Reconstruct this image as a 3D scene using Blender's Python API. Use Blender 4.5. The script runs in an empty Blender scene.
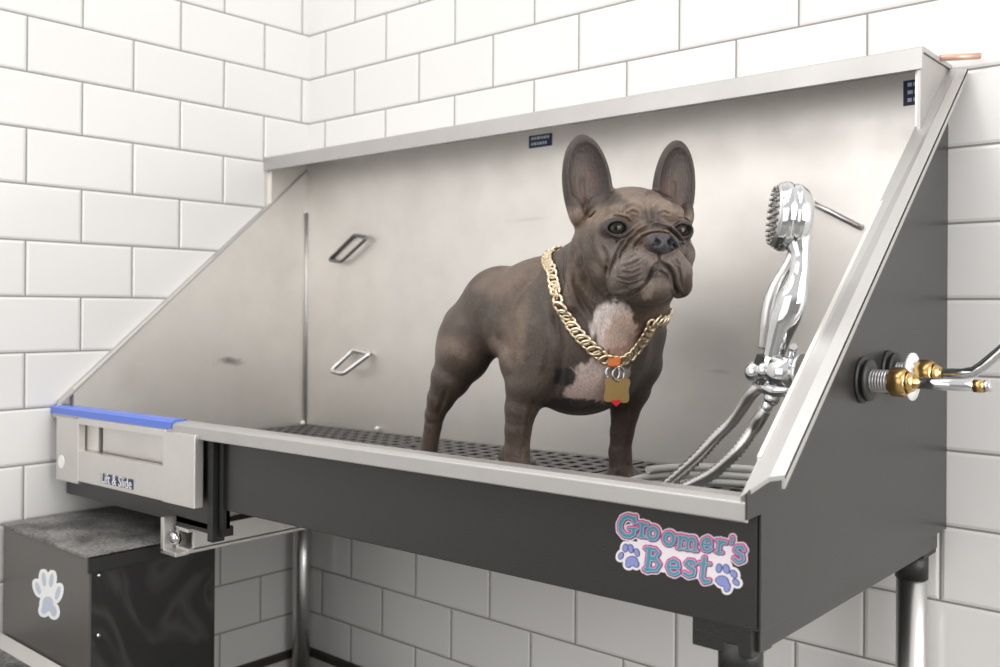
import bpy, bmesh, math, random
import numpy as np
from mathutils import Vector, Matrix

random.seed(7)
S = 0.105            # one tile course, in metres: the scene is laid out in courses
ZF = -15.6           # the floor, in courses
sc = bpy.context.scene
COL = sc.collection

def G(p):
    return Vector((p[0] * S, p[1] * S, (p[2] - ZF) * S))

# ------------------------------------------------------------------ camera
CAM = np.array([17.4708, -13.3648, -7.1711])
YAW, PITCH, ROLL, FPX = -0.7175, 0.0037, 0.0066, 950.0
PPY = 333.5 - 27.81
cF = np.array([math.sin(YAW) * math.cos(PITCH), math.cos(YAW) * math.cos(PITCH), math.sin(PITCH)])
_r = np.cross(cF, [0, 0, 1]); _r /= np.linalg.norm(_r); _u = np.cross(_r, cF)
cR = _r * math.cos(ROLL) + _u * math.sin(ROLL)
cU = -_r * math.sin(ROLL) + _u * math.cos(ROLL)
cd = bpy.data.cameras.new('camera'); cam = bpy.data.objects.new('camera', cd); COL.objects.link(cam)
M = Matrix(((cR[0], cU[0], -cF[0], 0), (cR[1], cU[1], -cF[1], 0), (cR[2], cU[2], -cF[2], 0), (0, 0, 0, 1)))
M.translation = G(CAM)
cam.matrix_world = M
cd.sensor_width = 36; cd.lens = 36 * FPX / 1000; cd.shift_y = -27.81 / 1000
cd.clip_start = 0.02
cd.dof.use_dof = True; cd.dof.focus_distance = 11.6 * S; cd.dof.aperture_fstop = 5.6
sc.camera = cam

def on(px, py, ax, v):
    """where the sight line through a photo pixel meets the plane axis = v (in courses)"""
    d = cF * FPX + cR * (px - 500) - cU * (py - PPY)
    return CAM + (v - CAM[ax]) / d[ax] * d
def A(px, py, y):
    return on(px, py, 1, y)

# ------------------------------------------------------------------ world and lamps
w = bpy.data.worlds.new('world'); sc.world = w; w.use_nodes = True
nt = w.node_tree; bg = nt.nodes['Background']
bg.inputs[1].default_value = 1.0
_tc = nt.nodes.new('ShaderNodeTexCoord'); _sp = nt.nodes.new('ShaderNodeSeparateXYZ'); _rp = nt.nodes.new('ShaderNodeValToRGB')
nt.links.new(_tc.outputs['Generated'], _sp.inputs[0]); nt.links.new(_sp.outputs['Z'], _rp.inputs[0]); nt.links.new(_rp.outputs[0], bg.inputs[0])
_rp.color_ramp.elements[0].position = 0.0; _rp.color_ramp.elements[0].color = (0.34, 0.33, 0.32, 1)
_rp.color_ramp.elements[1].position = 0.35; _rp.color_ramp.elements[1].color = (0.85, 0.84, 0.83, 1)
def area(name, loc, target, sx, sy, power, col=(1, 0.985, 0.97)):
    l = bpy.data.lights.new(name, 'AREA'); l.shape = 'RECTANGLE'; l.size = sx; l.size_y = sy
    l.energy = power; l.color = col
    o = bpy.data.objects.new(name, l); COL.objects.link(o)
    o.location = G(loc)
    o.rotation_euler = (G(target) - G(loc)).to_track_quat('-Z', 'Y').to_euler()
    return o
area('ceiling_and_fill_light', (5, -9, 9), (5, -8.9, 0), 1.2, 0.6, 7)
area('ceiling_and_fill_light', (15, -7, 9), (14, -6.9, 0), 1.2, 0.5, 4)
area('ceiling_and_fill_light', (7, -18, 9), (5, -15, -6), 1.4, 0.7, 16)  # added overhead fill, there to brighten the steel back splash
area('window_and_fill_light', (10, -36, -3), (10, -5, -6), 3.2, 2.4, 30, (1, 0.99, 0.98))  # added unseen front panel that gives the steel something bright to reflect
area('window_and_fill_light', (31, -6.0, -3.5), (8, -3, -8), 1.1, 1.5, 36, (1, 0.99, 0.98))
sc.view_settings.view_transform = 'Standard'
sc.view_settings.look = 'None'
sc.view_settings.exposure = 0.10
sc.view_settings.gamma = 1.0
sc.view_settings.use_curve_mapping = False

# ------------------------------------------------------------------ materials
def new_mat(name, color=(0.5, 0.5, 0.5), rough=0.5, metal=0.0, **kw):
    m = bpy.data.materials.new(name); m.use_nodes = True
    b = m.node_tree.nodes['Principled BSDF']
    b.inputs['Base Color'].default_value = (*color, 1)
    b.inputs['Roughness'].default_value = rough
    b.inputs['Metallic'].default_value = metal
    for k, v in kw.items():
        b.inputs[k.replace('_', ' ')].default_value = v
    return m
def N(m, t, **kw):
    n = m.node_tree.nodes.new(t)
    for k, v in kw.items(): setattr(n, k, v)
    return n
def LK(m, a, b): m.node_tree.links.new(a, b)
def bump(m, height, dist, strength=1.0):
    b = m.node_tree.nodes['Principled BSDF']
    bp = N(m, 'ShaderNodeBump'); bp.inputs['Distance'].default_value = dist; bp.inputs['Strength'].default_value = strength
    LK(m, height, bp.inputs['Height']); LK(m, bp.outputs[0], b.inputs['Normal']); return bp
def coords(m, scale):
    g = N(m, 'ShaderNodeNewGeometry'); mp = N(m, 'ShaderNodeMapping'); mp.inputs['Scale'].default_value = scale
    LK(m, g.outputs['Position'], mp.inputs['Vector']); return mp.outputs[0]
def noise(m, vec, scale, detail=3, rough=0.5):
    n = N(m, 'ShaderNodeTexNoise'); n.inputs['Scale'].default_value = scale
    n.inputs['Detail'].default_value = detail; n.inputs['Roughness'].default_value = rough
    LK(m, vec, n.inputs['Vector']); return n.outputs['Fac']
def ramp(m, fac, stops):
    r = N(m, 'ShaderNodeValToRGB'); e = r.color_ramp.elements
    while len(e) < len(stops): e.new(0.5)
    for el, (p, c) in zip(e, stops):
        el.position = p; el.color = (*c, 1) if not isinstance(c, float) else (c, c, c, 1)
    LK(m, fac, r.inputs[0]); return r.outputs[0]

def tile_mat(name, left):
    m = new_mat(name, rough=0.18)
    b = m.node_tree.nodes['Principled BSDF']
    g = N(m, 'ShaderNodeNewGeometry'); sp = N(m, 'ShaderNodeSeparateXYZ'); LK(m, g.outputs['Position'], sp.inputs[0])
    def mad(src, mul, add):
        n = N(m, 'ShaderNodeMath', operation='MULTIPLY_ADD'); LK(m, src, n.inputs[0])
        n.inputs[1].default_value = mul; n.inputs[2].default_value = add; return n.outputs[0]
    xx = mad(sp.outputs['Y'], -1 / S, -0.19 + 40) if left else mad(sp.outputs['X'], 1 / S, -0.592 + 41)
    zz = mad(sp.outputs['Z'], 1 / S, ZF + 40)
    cb = N(m, 'ShaderNodeCombineXYZ'); LK(m, xx, cb.inputs[0]); LK(m, zz, cb.inputs[1])
    def brick(mortar, smooth):
        t = N(m, 'ShaderNodeTexBrick'); t.offset = 0.5; t.offset_frequency = 2; t.squash = 1.0
        t.inputs['Scale'].default_value = 1.0; t.inputs['Mortar Size'].default_value = mortar
        t.inputs['Mortar Smooth'].default_value = smooth; t.inputs['Brick Width'].default_value = 2.0
        t.inputs['Row Height'].default_value = 1.0
        t.inputs['Color1'].default_value = (0.76, 0.75, 0.735, 1); t.inputs['Color2'].default_value = (0.74, 0.73, 0.715, 1)
        t.inputs['Mortar'].default_value = (0.27, 0.25, 0.235, 1)
        LK(m, cb.outputs[0], t.inputs['Vector']); return t
    t1 = brick(0.017, 0.25); LK(m, t1.outputs['Color'], b.inputs['Base Color'])
    t2 = brick(0.06, 1.0)
    inv = N(m, 'ShaderNodeMath', operation='SUBTRACT'); inv.inputs[0].default_value = 1.0; LK(m, t2.outputs['Fac'], inv.inputs[1])
    nz = noise(m, coords(m, (7, 7, 7)), 1.0, 2)
    ad = N(m, 'ShaderNodeMath', operation='MULTIPLY_ADD'); LK(m, nz, ad.inputs[0]); ad.inputs[1].default_value = 0.5; LK(m, inv.outputs[0], ad.inputs[2])
    bump(m, ad.outputs[0], 0.0016)
    rr = ramp(m, t1.outputs['Fac'], [(0, 0.16), (1, 0.7)]); LK(m, rr, b.inputs['Roughness'])
    return m

def steel_mat(name, col, rough, stretch=(2, 2, 60), mottled=0.12, painted_reflections=None):
    m = new_mat(name, col, rough, 1.0)
    b = m.node_tree.nodes['Principled BSDF']
    f1 = noise(m, coords(m, stretch), 12, 4, 0.6)
    bump(m, f1, 0.0002, 0.5)
    f2 = noise(m, coords(m, (1, 1, 1)), 9, 4, 0.55)
    c = np.array(col)
    cc = ramp(m, f2, [(0.3, tuple(c * (1 - mottled))), (0.7, tuple(np.minimum(c * (1 + mottled * 0.5), 1)))])
    out = cc
    for (p, rx, rz, s) in (painted_reflections or []):      # dark reflections painted into the steel colour
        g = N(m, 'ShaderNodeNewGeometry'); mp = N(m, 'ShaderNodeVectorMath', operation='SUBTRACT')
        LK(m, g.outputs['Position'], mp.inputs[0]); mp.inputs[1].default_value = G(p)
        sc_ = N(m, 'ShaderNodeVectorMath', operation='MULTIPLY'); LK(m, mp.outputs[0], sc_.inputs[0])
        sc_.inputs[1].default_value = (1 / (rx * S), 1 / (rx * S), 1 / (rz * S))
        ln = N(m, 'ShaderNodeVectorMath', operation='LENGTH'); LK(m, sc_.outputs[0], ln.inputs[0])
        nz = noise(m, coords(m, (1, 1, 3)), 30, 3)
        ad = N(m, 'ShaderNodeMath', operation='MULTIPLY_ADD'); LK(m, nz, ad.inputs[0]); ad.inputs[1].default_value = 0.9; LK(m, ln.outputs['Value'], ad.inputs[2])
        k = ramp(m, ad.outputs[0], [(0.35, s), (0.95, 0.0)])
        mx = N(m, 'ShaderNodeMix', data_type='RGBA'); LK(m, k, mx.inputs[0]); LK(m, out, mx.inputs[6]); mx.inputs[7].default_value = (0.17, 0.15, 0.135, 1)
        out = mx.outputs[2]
    LK(m, out, b.inputs['Base Color'])
    LK(m, ramp(m, f2, [(0.3, rough + 0.08), (0.7, rough - 0.04)]), b.inputs['Roughness'])
    return m

def powder_mat(name, col, rough=0.42, bd=0.0008):
    m = new_mat(name, col, rough)
    f = noise(m, coords(m, (1, 1, 1.6)), 420, 2, 0.6); f2 = noise(m, coords(m, (1, 1, 1)), 1500, 1)
    ad = N(m, 'ShaderNodeMath', operation='MULTIPLY_ADD'); LK(m, f2, ad.inputs[0]); ad.inputs[1].default_value = 0.4; LK(m, f, ad.inputs[2])
    bump(m, ad.outputs[0], bd, 0.6)
    return m

MT = {}
MT['tile_back'] = tile_mat('white_tile_back', False)
MT['tile_left'] = tile_mat('white_tile_left', True)
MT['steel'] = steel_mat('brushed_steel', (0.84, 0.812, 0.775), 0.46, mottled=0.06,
    painted_reflections=[((0.1, -2.1, -8.3), 1.0, 0.2, 1.0), ((6.6, -0.15, -5.55), 1.3, 0.10, 0.22), ((10.4, -0.15, -8.1), 0.55, 0.10, 0.4)])
MT['rim'] = steel_mat('pale_brushed_steel', (0.56, 0.547, 0.533), 0.46, (60, 2, 2), 0.05)
MT['coat'] = powder_mat('dark_powder_coat', (0.025, 0.0235, 0.0225), 0.28, 0.0004)
MT['black'] = powder_mat('black_powder_coat', (0.012, 0.012, 0.012), 0.4)
MT['chrome'] = new_mat('chrome', (0.66, 0.67, 0.68), 0.07, 1.0)
MT['chrome_soft'] = new_mat('satin_chrome', (0.68, 0.67, 0.66), 0.30, 1.0)
MT['dull'] = new_mat('dull_steel_rod', (0.25, 0.24, 0.23), 0.4, 1.0)
MT['brass'] = new_mat('brass', (0.62, 0.40, 0.16), 0.25, 1.0)
MT['gold'] = new_mat('pale_gold', (0.86, 0.72, 0.52), 0.3, 1.0)
MT['copper'] = new_mat('dull_copper', (0.62, 0.40, 0.30), 0.45, 0.5)
MT['rubber'] = new_mat('black_rubber', (0.02, 0.02, 0.021), 0.5)
MT['hose_grey'] = new_mat('grey_plastic_hose', (0.62, 0.61, 0.59), 0.35)
MT['white_plastic'] = new_mat('white_plastic', (0.85, 0.85, 0.84), 0.3)
MT['blue_film'] = new_mat('blue_protective_film', (0.09, 0.17, 0.62), 0.35)
MT['navy'] = new_mat('navy_label', (0.02, 0.03, 0.09), 0.4)
MT['label_text'] = new_mat('label_print', (0.55, 0.6, 0.66), 0.5)
MT['sheet'] = steel_mat('galvanised_sheet', (0.74, 0.72, 0.69), 0.42, (2, 2, 30), 0.06)
MT['grate'] = new_mat('dark_grate', (0.045, 0.044, 0.043), 0.42)
MT['orange'] = new_mat('orange_leather', (0.62, 0.17, 0.04), 0.5)
MT['red'] = new_mat('red_enamel', (0.62, 0.02, 0.03), 0.25)
MT['tag'] = new_mat('brushed_gold_tag', (0.40, 0.27, 0.11), 0.42, 0.7)
MT['caulk'] = new_mat('dark_joint', (0.035, 0.028, 0.025), 0.6)
MT['trim'] = new_mat('grey_base_tile', (0.55, 0.53, 0.5), 0.35)
m = new_mat('concrete_floor', (0.25, 0.24, 0.23), 0.5)
f = noise(m, coords(m, (1, 1, 1)), 6, 5); LK(m, ramp(m, f, [(0.3, (0.2, 0.19, 0.18)), (0.7, (0.3, 0.29, 0.275))]), m.node_tree.nodes['Principled BSDF'].inputs['Base Color'])
MT['floor'] = m
m = powder_mat('black_nonslip_tread', (0.02, 0.02, 0.02), 0.6)
f = noise(m, coords(m, (1, 1, 1)), 160, 3, 0.7); f2 = noise(m, coords(m, (1, 1, 1)), 14, 3)
mu = N(m, 'ShaderNodeMath', operation='MULTIPLY'); LK(m, f, mu.inputs[0]); LK(m, f2, mu.inputs[1])
LK(m, ramp(m, mu.outputs[0], [(0.14, (0.03, 0.03, 0.03)), (0.36, (0.26, 0.25, 0.24))]), m.node_tree.nodes['Principled BSDF'].inputs['Base Color'])
bump(m, f, 0.002, 1.0)
MT['tread'] = m
m = powder_mat('black_step_side', (0.016, 0.016, 0.016), 0.35)
g_ = coords(m, (1, 1, 1)); wv = N(m, 'ShaderNodeTexNoise'); wv.inputs['Scale'].default_value = 7; wv.inputs['Distortion'].default_value = 2.2; wv.inputs['Detail'].default_value = 2
LK(m, g_, wv.inputs['Vector'])
LK(m, ramp(m, wv.outputs['Fac'], [(0.5, (0.007, 0.007, 0.007)), (0.62, (0.03, 0.03, 0.03)), (0.7, (0.008, 0.008, 0.008))]), m.node_tree.nodes['Principled BSDF'].inputs['Base Color'])
MT['step_side'] = m

# ------------------------------------------------------------------ mesh helpers (all coordinates in courses)
class MB:
    def __init__(s): s.v = []; s.f = []; s.sm = []
    def add(s, vs, fs, smooth=False):
        o = len(s.v); s.v += [tuple(map(float, p)) for p in vs]
        s.f += [tuple(i + o for i in f) for f in fs]; s.sm += [smooth] * len(fs); return s
    def hexa(s, c):     # 8 corners: bottom 4 ccw then top 4
        return s.add(c, [(3, 2, 1, 0), (4, 5, 6, 7), (0, 1, 5, 4), (1, 2, 6, 5), (2, 3, 7, 6), (3, 0, 4, 7)])
    def box(s, x0, x1, y0, y1, z0, z1):
        return s.hexa([(x0, y0, z0), (x1, y0, z0), (x1, y1, z0), (x0, y1, z0), (x0, y0, z1), (x1, y0, z1), (x1, y1, z1), (x0, y1, z1)])
    def prism(s, poly, d):   # closed planar polygon extruded by vector d
        n = len(poly); P = [np.array(p, float) for p in poly]; d = np.array(d, float)
        s.add([*P, *[p + d for p in P]], [tuple(range(n))[::-1], tuple(range(n, 2 * n))] + [(i, (i + 1) % n, n + (i + 1) % n, n + i) for i in range(n)]); return s
    def tube(s, pts, r, n=12, cap=True, closed=False, flat=1.0):
        P = [np.array(p, float) for p in pts]; m_ = len(P)
        rs = r if hasattr(r, '__len__') else [r] * m_
        ring = []; up = None
        for i in range(m_):
            if closed: t = P[(i + 1) % m_] - P[i - 1]
            else: t = P[min(i + 1, m_ - 1)] - P[max(i - 1, 0)]
            t = t / (np.linalg.norm(t) + 1e-12)
            if up is None:
                up = np.array([0, 0, 1.0]) if abs(t[2]) < 0.9 else np.array([1.0, 0, 0])
            a = up - t * (up @ t); a /= np.linalg.norm(a) + 1e-12; up = a; b = np.cross(t, a)
            ring.append([P[i] + rs[i] * (math.cos(2 * math.pi * k / n) * a * flat + math.sin(2 * math.pi * k / n) * b) for k in range(n)])
        vs = [p for rg in ring for p in rg]; fs = []
        for i in range(m_ if closed else m_ - 1):
            j = (i + 1) % m_
            for k in range(n): fs.append((i * n + k, i * n + (k + 1) % n, j * n + (k + 1) % n, j * n + k))
        s.add(vs, fs, True)
        if cap and not closed:
            o = len(s.v) - len(vs)
            s.f.append(tuple(o + k for k in range(n))[::-1]); s.sm.append(False)
            s.f.append(tuple(o + (m_ - 1) * n + k for k in range(n))); s.sm.append(False)
        return s
    def lathe(s, c, axis, prof, n=24, sx=1.0):   # prof: (distance along the axis, radius)
        c = np.array(c, float); t = np.array(axis, float); t /= np.linalg.norm(t)
        pts = [c + t * h for h, _ in prof]
        a = np.array([0, 0, 1.0]) if abs(t[2]) < 0.9 else np.array([1.0, 0, 0])
        a = a - t * (a @ t); a /= np.linalg.norm(a); b = np.cross(t, a)
        vs = [p + r * (math.cos(2 * math.pi * k / n) * a + sx * math.sin(2 * math.pi * k / n) * b) for p, (h, r) in zip(pts, prof) for k in range(n)]
        fs = [(i * n + k, i * n + (k + 1) % n, (i + 1) * n + (k + 1) % n, (i + 1) * n + k) for i in range(len(prof) - 1) for k in range(n)]
        s.add(vs, fs, True); o = len(s.v) - len(vs)
        s.f.append(tuple(o + k for k in range(n))[::-1]); s.sm.append(False)
        s.f.append(tuple(o + (len(prof) - 1) * n + k for k in range(n))); s.sm.append(False)
        return s
    def sphere(s, c, r, n=16, mat=None):
        vs = []; fs = []
        rr = np.array(r if hasattr(r, '__len__') else (r, r, r), float)
        for i in range(n + 1):
            for k in range(2 * n):
                th = math.pi * i / n; ph = math.pi * k / n
                v = np.array([math.sin(th) * math.cos(ph), math.sin(th) * math.sin(ph), math.cos(th)]) * rr
                if mat is not None: v = mat @ v
                vs.append(np.array(c) + v)
        for i in range(n):
            for k in range(2 * n): fs.append((i * 2 * n + k, (i + 1) * 2 * n + k, (i + 1) * 2 * n + (k + 1) % (2 * n), i * 2 * n + (k + 1) % (2 * n)))
        return s.add(vs, fs, True)

def finish(me, bevel=0.0):
    bm = bmesh.new(); bm.from_mesh(me)
    bmesh.ops.remove_doubles(bm, verts=bm.verts, dist=1e-6)
    if bevel:
        es = [e for e in bm.edges if len(e.link_faces) == 2 and e.calc_face_angle(0) > 0.6]
        bmesh.ops.bevel(bm, geom=es, offset=bevel, segments=2, profile=0.6, affect='EDGES', clamp_overlap=True)
    bmesh.ops.recalc_face_normals(bm, faces=bm.faces)
    bm.to_mesh(me); bm.free()

def tag(o, label=None, cat=None, group=None, kind=None):
    for k, v in (('label', label), ('category', cat), ('group', group), ('kind', kind)):
        if v: o[k] = v
    return o
def thing(name, base, label, cat, group=None):
    o = bpy.data.objects.new(name, None); COL.objects.link(o); o.location = G(base); o.empty_display_size = 0.05
    return tag(o, label, cat, group)
def wloc(o):
    v = Vector((0, 0, 0))
    while o is not None: v += o.location; o = o.parent
    return v
def T(p):            # the tub leans a little towards its drain: height changes along its length
    k = min(max((-3.9 - p[2]) / 4.85, 0.0), 1.0)
    return (p[0], p[1], p[2] + 0.0155 * k * (p[0] - 13.67))
def build(name, mb, mat, parent=None, bevel=0.0, lean=False, base=None, label=None):
    me = bpy.data.meshes.new(name)
    V = [T(p) if lean else p for p in mb.v]
    W = [G(p) for p in V]
    xs = np.array([tuple(p) for p in W])
    if parent is None and base is None: loc = Vector(((xs[:, 0].min() + xs[:, 0].max()) / 2, (xs[:, 1].min() + xs[:, 1].max()) / 2, xs[:, 2].min()))
    elif base is not None: loc = G(base)
    else: loc = Vector(xs.mean(0))
    me.from_pydata([p - loc for p in W], [], mb.f)
    me.polygons.foreach_set('use_smooth', mb.sm)
    me.materials.append(mat)
    finish(me, bevel * S)
    if bevel:
        me.polygons.foreach_set('use_smooth', [False] * len(me.polygons))
    o = bpy.data.objects.new(name, me); COL.objects.link(o)
    if parent is not None: o.parent = parent; o.location = loc - wloc(parent)
    else: o.location = loc
    if label: o['label'] = label
    return o

# ------------------------------------------------------------------ the room
tag(build('wall_back', MB().box(-1.2, 34, 0, 0.8, ZF, 9), MT['tile_back']), kind='structure')
tag(build('wall_left', MB().box(-1.2, 0, -24, 0, ZF, 9), MT['tile_left']), kind='structure')
tag(build('floor', MB().box(-1.2, 34, -24, 0.8, ZF - 0.8, ZF), MT['floor']), kind='structure')
tag(build('baseboard_back', MB().box(0.0, 34, -0.10, 0, ZF, -14.95), MT['trim']), kind='structure')
tag(build('baseboard_left', MB().box(0, 0.10, -24, -0.1, ZF, -14.95), MT['trim']), kind='structure')
tag(build('trim_1', MB().box(0.10, 34, -0.12, 0, -14.95, -14.80), MT['caulk']), kind='structure')
tag(build('trim_2', MB().box(0, 0.12, -24, -0.12, -14.95, -14.80), MT['caulk']), kind='structure')

# ------------------------------------------------------------------ the grooming tub
tub = thing('grooming_tub', (6.9, -2.8, ZF), 'long stainless steel dog grooming tub with sloped sides, dark powder coated body and steel legs', 'tub')
XR = 13.67
def slope(y): return -4.87 + (y + 1.1) * 0.8435          # top line of a side panel
BZ = -10.03
# basin: inner shell with thickness
b = MB()
b.box(0.10, 13.61, -0.16, -0.06, -9.75, -3.95)            # back sheet
b.box(0.10, 13.61, -5.42, -0.06, -9.85, -9.75)            # tub floor
b.box(0.10, 13.61, -5.40, -5.36, -9.85, -8.87)            # inner front sheet
def side_poly(x, y0=-5.38, top=-3.96): return [(x, -0.06, -9.85), (x, y0, -9.85), (x, y0, slope(y0)), (x, -1.1, -4.87), (x, -1.1, top), (x, -0.06, top)]
b.prism(side_poly(0.08), (0.08, 0, 0))
b.prism(side_poly(13.59), (0.04, 0, 0))
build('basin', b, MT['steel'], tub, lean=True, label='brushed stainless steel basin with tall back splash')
# welded seams in the back corners
build('corner_seam', MB().tube([(0.19, -0.17, -9.6), (0.19, -0.17, -5.0)], 0.035, 8), MT['rim'], tub, lean=True)
# ledge on top
b = MB()
b.prism([(0.0, -0.005, -3.90), (0.0, -1.16, -3.90), (0.0, -1.20, -3.92), (0.0, -1.20, -4.18), (0.0, -1.16, -4.18), (0.0, -1.14, -3.96), (0.0, -0.005, -3.96)], (13.70, 0, 0))
build('top_ledge', b, MT['rim'], tub, lean=True)
b = MB().box(6.5, 13.2, -0.07, -0.01, -3.90, -3.86)
build('ledge_upstand', b, MT['rim'], tub, lean=True)
# side flanges along the slopes
def flange(x0, xm, x1, ym, yo, drop):
    y0, y1 = -5.72, -0.06
    z = lambda y: slope(y) + 0.02 - 0.05 * max(0.0, min(1.0, (-5.62 - y) * 10))
    b = MB()
    def q(xa, ya, da, xb, yb, db, t=0.04):
        b.hexa([(xa, ya, z(ya) - da - t), (xb, yb, z(yb) - db - t), (xb, y1, z(y1) - db - t), (xa, y1, z(y1) - da - t), (xa, ya, z(ya) - da), (xb, yb, z(yb) - db), (xb, y1, z(y1) - db), (xa, y1, z(y1) - da)])
    q(x0, y0, 0, xm, ym, 0); q(xm, ym, 0, x1, yo, drop); q(x1 - 0.03, yo, drop, x1, yo, drop, 0.12)
    return b
build('side_flange', flange(13.60, 13.80, 13.92, -5.57, -5.52, 0.02), MT['rim'], tub, lean=True)
build('side_flange', flange(0.20, 0.06, 0.02, -5.60, -5.60, 0.02), MT['rim'], tub, lean=True)
# triangular gusset cap on the right end
build('gusset', MB().prism([(13.635, -1.17, -4.93), (13.635, -1.17, -3.97), (13.635, -0.02, -3.97), (13.635, -0.02, -3.99)], (0.04, 0, 0)), MT['rim'], tub, lean=True)
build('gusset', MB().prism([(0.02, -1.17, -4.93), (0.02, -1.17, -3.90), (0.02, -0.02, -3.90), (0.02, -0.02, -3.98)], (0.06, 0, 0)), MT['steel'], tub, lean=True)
# outer right side panel
b = MB()
b.prism([(13.652, -0.02, BZ), (13.652, -5.46, BZ), (13.652, -5.46, -8.98), (13.652, -5.735, -8.99), (13.652, -5.735, -8.77), (13.652, -5.62, slope(-5.62) - 0.03), (13.652, -0.02, slope(-0.02) - 0.03)], (0.020, 0, 0))
build('side_panel', b, MT['coat'], tub, lean=True, bevel=0.004, label='grey powder coated right side panel')
build('base_rail', MB().box(13.50, 13.62, -5.36, -0.22, -10.25, -10.0), MT['coat'], tub, lean=True, bevel=0.01)
# front panel and the bent rim
build('front_panel', MB().box(5.25, 13.64, -5.47, -5.40, BZ, -8.86), MT['coat'], tub, lean=True, bevel=0.012, label='dark textured front panel')
b = MB()
b.prism([(0.05, -5.40, -8.83), (0.05, -5.40, -8.79), (0.05, -5.44, -8.765), (0.05, -5.65, -8.765), (0.05, -5.72, -8.80), (0.05, -5.72, -8.97), (0.05, -5.66, -8.985), (0.05, -5.66, -8.83)], (13.60, 0, -0.045))
build('front_rim', b, MT['rim'], tub, lean=True, bevel=0.012)
b = MB().prism([(0.02, -5.47, -8.81), (0.02, -5.47, -8.755), (0.02, -5.66, -8.750), (0.02, -5.735, -8.785), (0.02, -5.735, -8.89), (0.02, -5.725, -8.89), (0.02, -5.725, -8.80)], (4.15, 0, 0))
build('protective_film', b, MT['blue_film'], tub, lean=True, label='strip of blue protective film on the left end of the front rim')
# under frame, left side skirt and door box
build('bottom_pan', MB().box(0.3, 13.5, -5.3, -0.3, -9.97, -9.90), MT['black'], tub, lean=True)
b = MB().box(0.16, 5.0, -5.50, -5.40, -10.36, -8.86)
build('door_skirt', b, MT['coat'], tub, lean=True)
b = MB().box(4.98, 5.12, -5.60, -5.40, -10.5, -8.98).box(5.16, 5.26, -5.52, -5.40, -10.3, -8.98).box(4.98, 5.26, -5.46, -5.40, -10.3, -8.98)
build('door_track', b, MT['black'], tub, lean=True)
# sliding door: frame with a sunken field
door = build('sliding_door', MB().box(0.34, 1.18, -5.77, -5.64, -10.05, -8.93).box(4.03, 4.93, -5.79, -5.64, -10.0, -8.92)
             .box(1.16, 4.05, -5.76, -5.64, -10.0, -9.47).box(1.16, 4.05, -5.76, -5.64, -9.02, -8.90), MT['sheet'], tub, lean=True, bevel=0.012)
build('recessed_field', MB().box(1.7, 4.0, -5.58, -5.52, -9.5, -8.98), MT['sheet'], door, lean=True)
build('recess_edge', MB().box(1.15, 1.62, -5.62, -5.52, -9.5, -8.98), MT['steel'], door, lean=True)

def text_mesh(txt, size, origin, xdir, zdir, depth=0.004):
    c = bpy.data.curves.new('t', 'FONT'); c.body = txt; c.size = size; c.align_x = 'CENTER'; c.align_y = 'CENTER'; c.resolution_u = 3
    o = bpy.data.objects.new('t', c); COL.objects.link(o)
    dg = bpy.context.evaluated_depsgraph_get(); dg.update()
    me = bpy.data.meshes.new_from_object(o.evaluated_get(dg))
    bm = bmesh.new(); bm.from_mesh(me)
    r = bmesh.ops.extrude_face_region(bm, geom=bm.faces[:])
    nz = np.cross(xdir, zdir)
    for v in [e for e in r['geom'] if isinstance(e, bmesh.types.BMVert)]: v.co.z += depth
    O = np.array(origin, float); X = np.array(xdir, float); Z = np.array(zdir, float)
    mb = MB(); bm.verts.index_update()
    mb.add([O + X * v.co.x + Z * v.co.y + nz * v.co.z for v in bm.verts], [tuple(v.index for v in f.verts) for f in bm.faces])
    bm.free(); COL.objects.unlink(o); bpy.data.objects.remove(o); bpy.data.meshes.remove(me)
    return mb
lab = build('door_label', MB().box(2.02, 3.08, -5.772, -5.76, -9.93 + 0.0, -9.77), MT['navy'], tub, lean=True, label='small dark label reading Lift & Slide')
build('lettering', text_mesh('Lift & Slide', 0.235, (2.55, -5.774, -9.85), (1, 0, 0), (0, 0, 1)), MT['white_plastic'], lab, lean=True)
build('round_sticker', MB().lathe((0.55, -5.765, -9.72), (0, -1, 0), [(0, 0.12), (0.012, 0.115)], 24), MT['white_plastic'], tub, lean=True)

# labels on the back splash
def backlabel(x0, x1, z0, z1, lines, name='warning_label'):
    l = build(name, MB().box(x0, x1, -0.172, -0.158, z0, z1), MT['navy'], tub, lean=True, bevel=0.01, label='small navy label on the back splash')
    b = MB()
    for k in range(lines):
        zz = z1 - (z1 - z0) * (k + 0.6) / (lines + 0.3)
        x = x0 + 0.06
        while x < x1 - 0.1:
            ww = random.uniform(0.03, 0.09); b.box(x, min(x + ww, x1 - 0.05), -0.178, -0.17, zz - 0.025, zz + 0.025); x += ww + 0.02
    build('print', b, MT['label_text'], l, lean=True)
backlabel(6.62, 7.14, -4.27, -4.05, 2)
backlabel(13.14, 13.55, -4.40, -4.06, 3)

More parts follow.
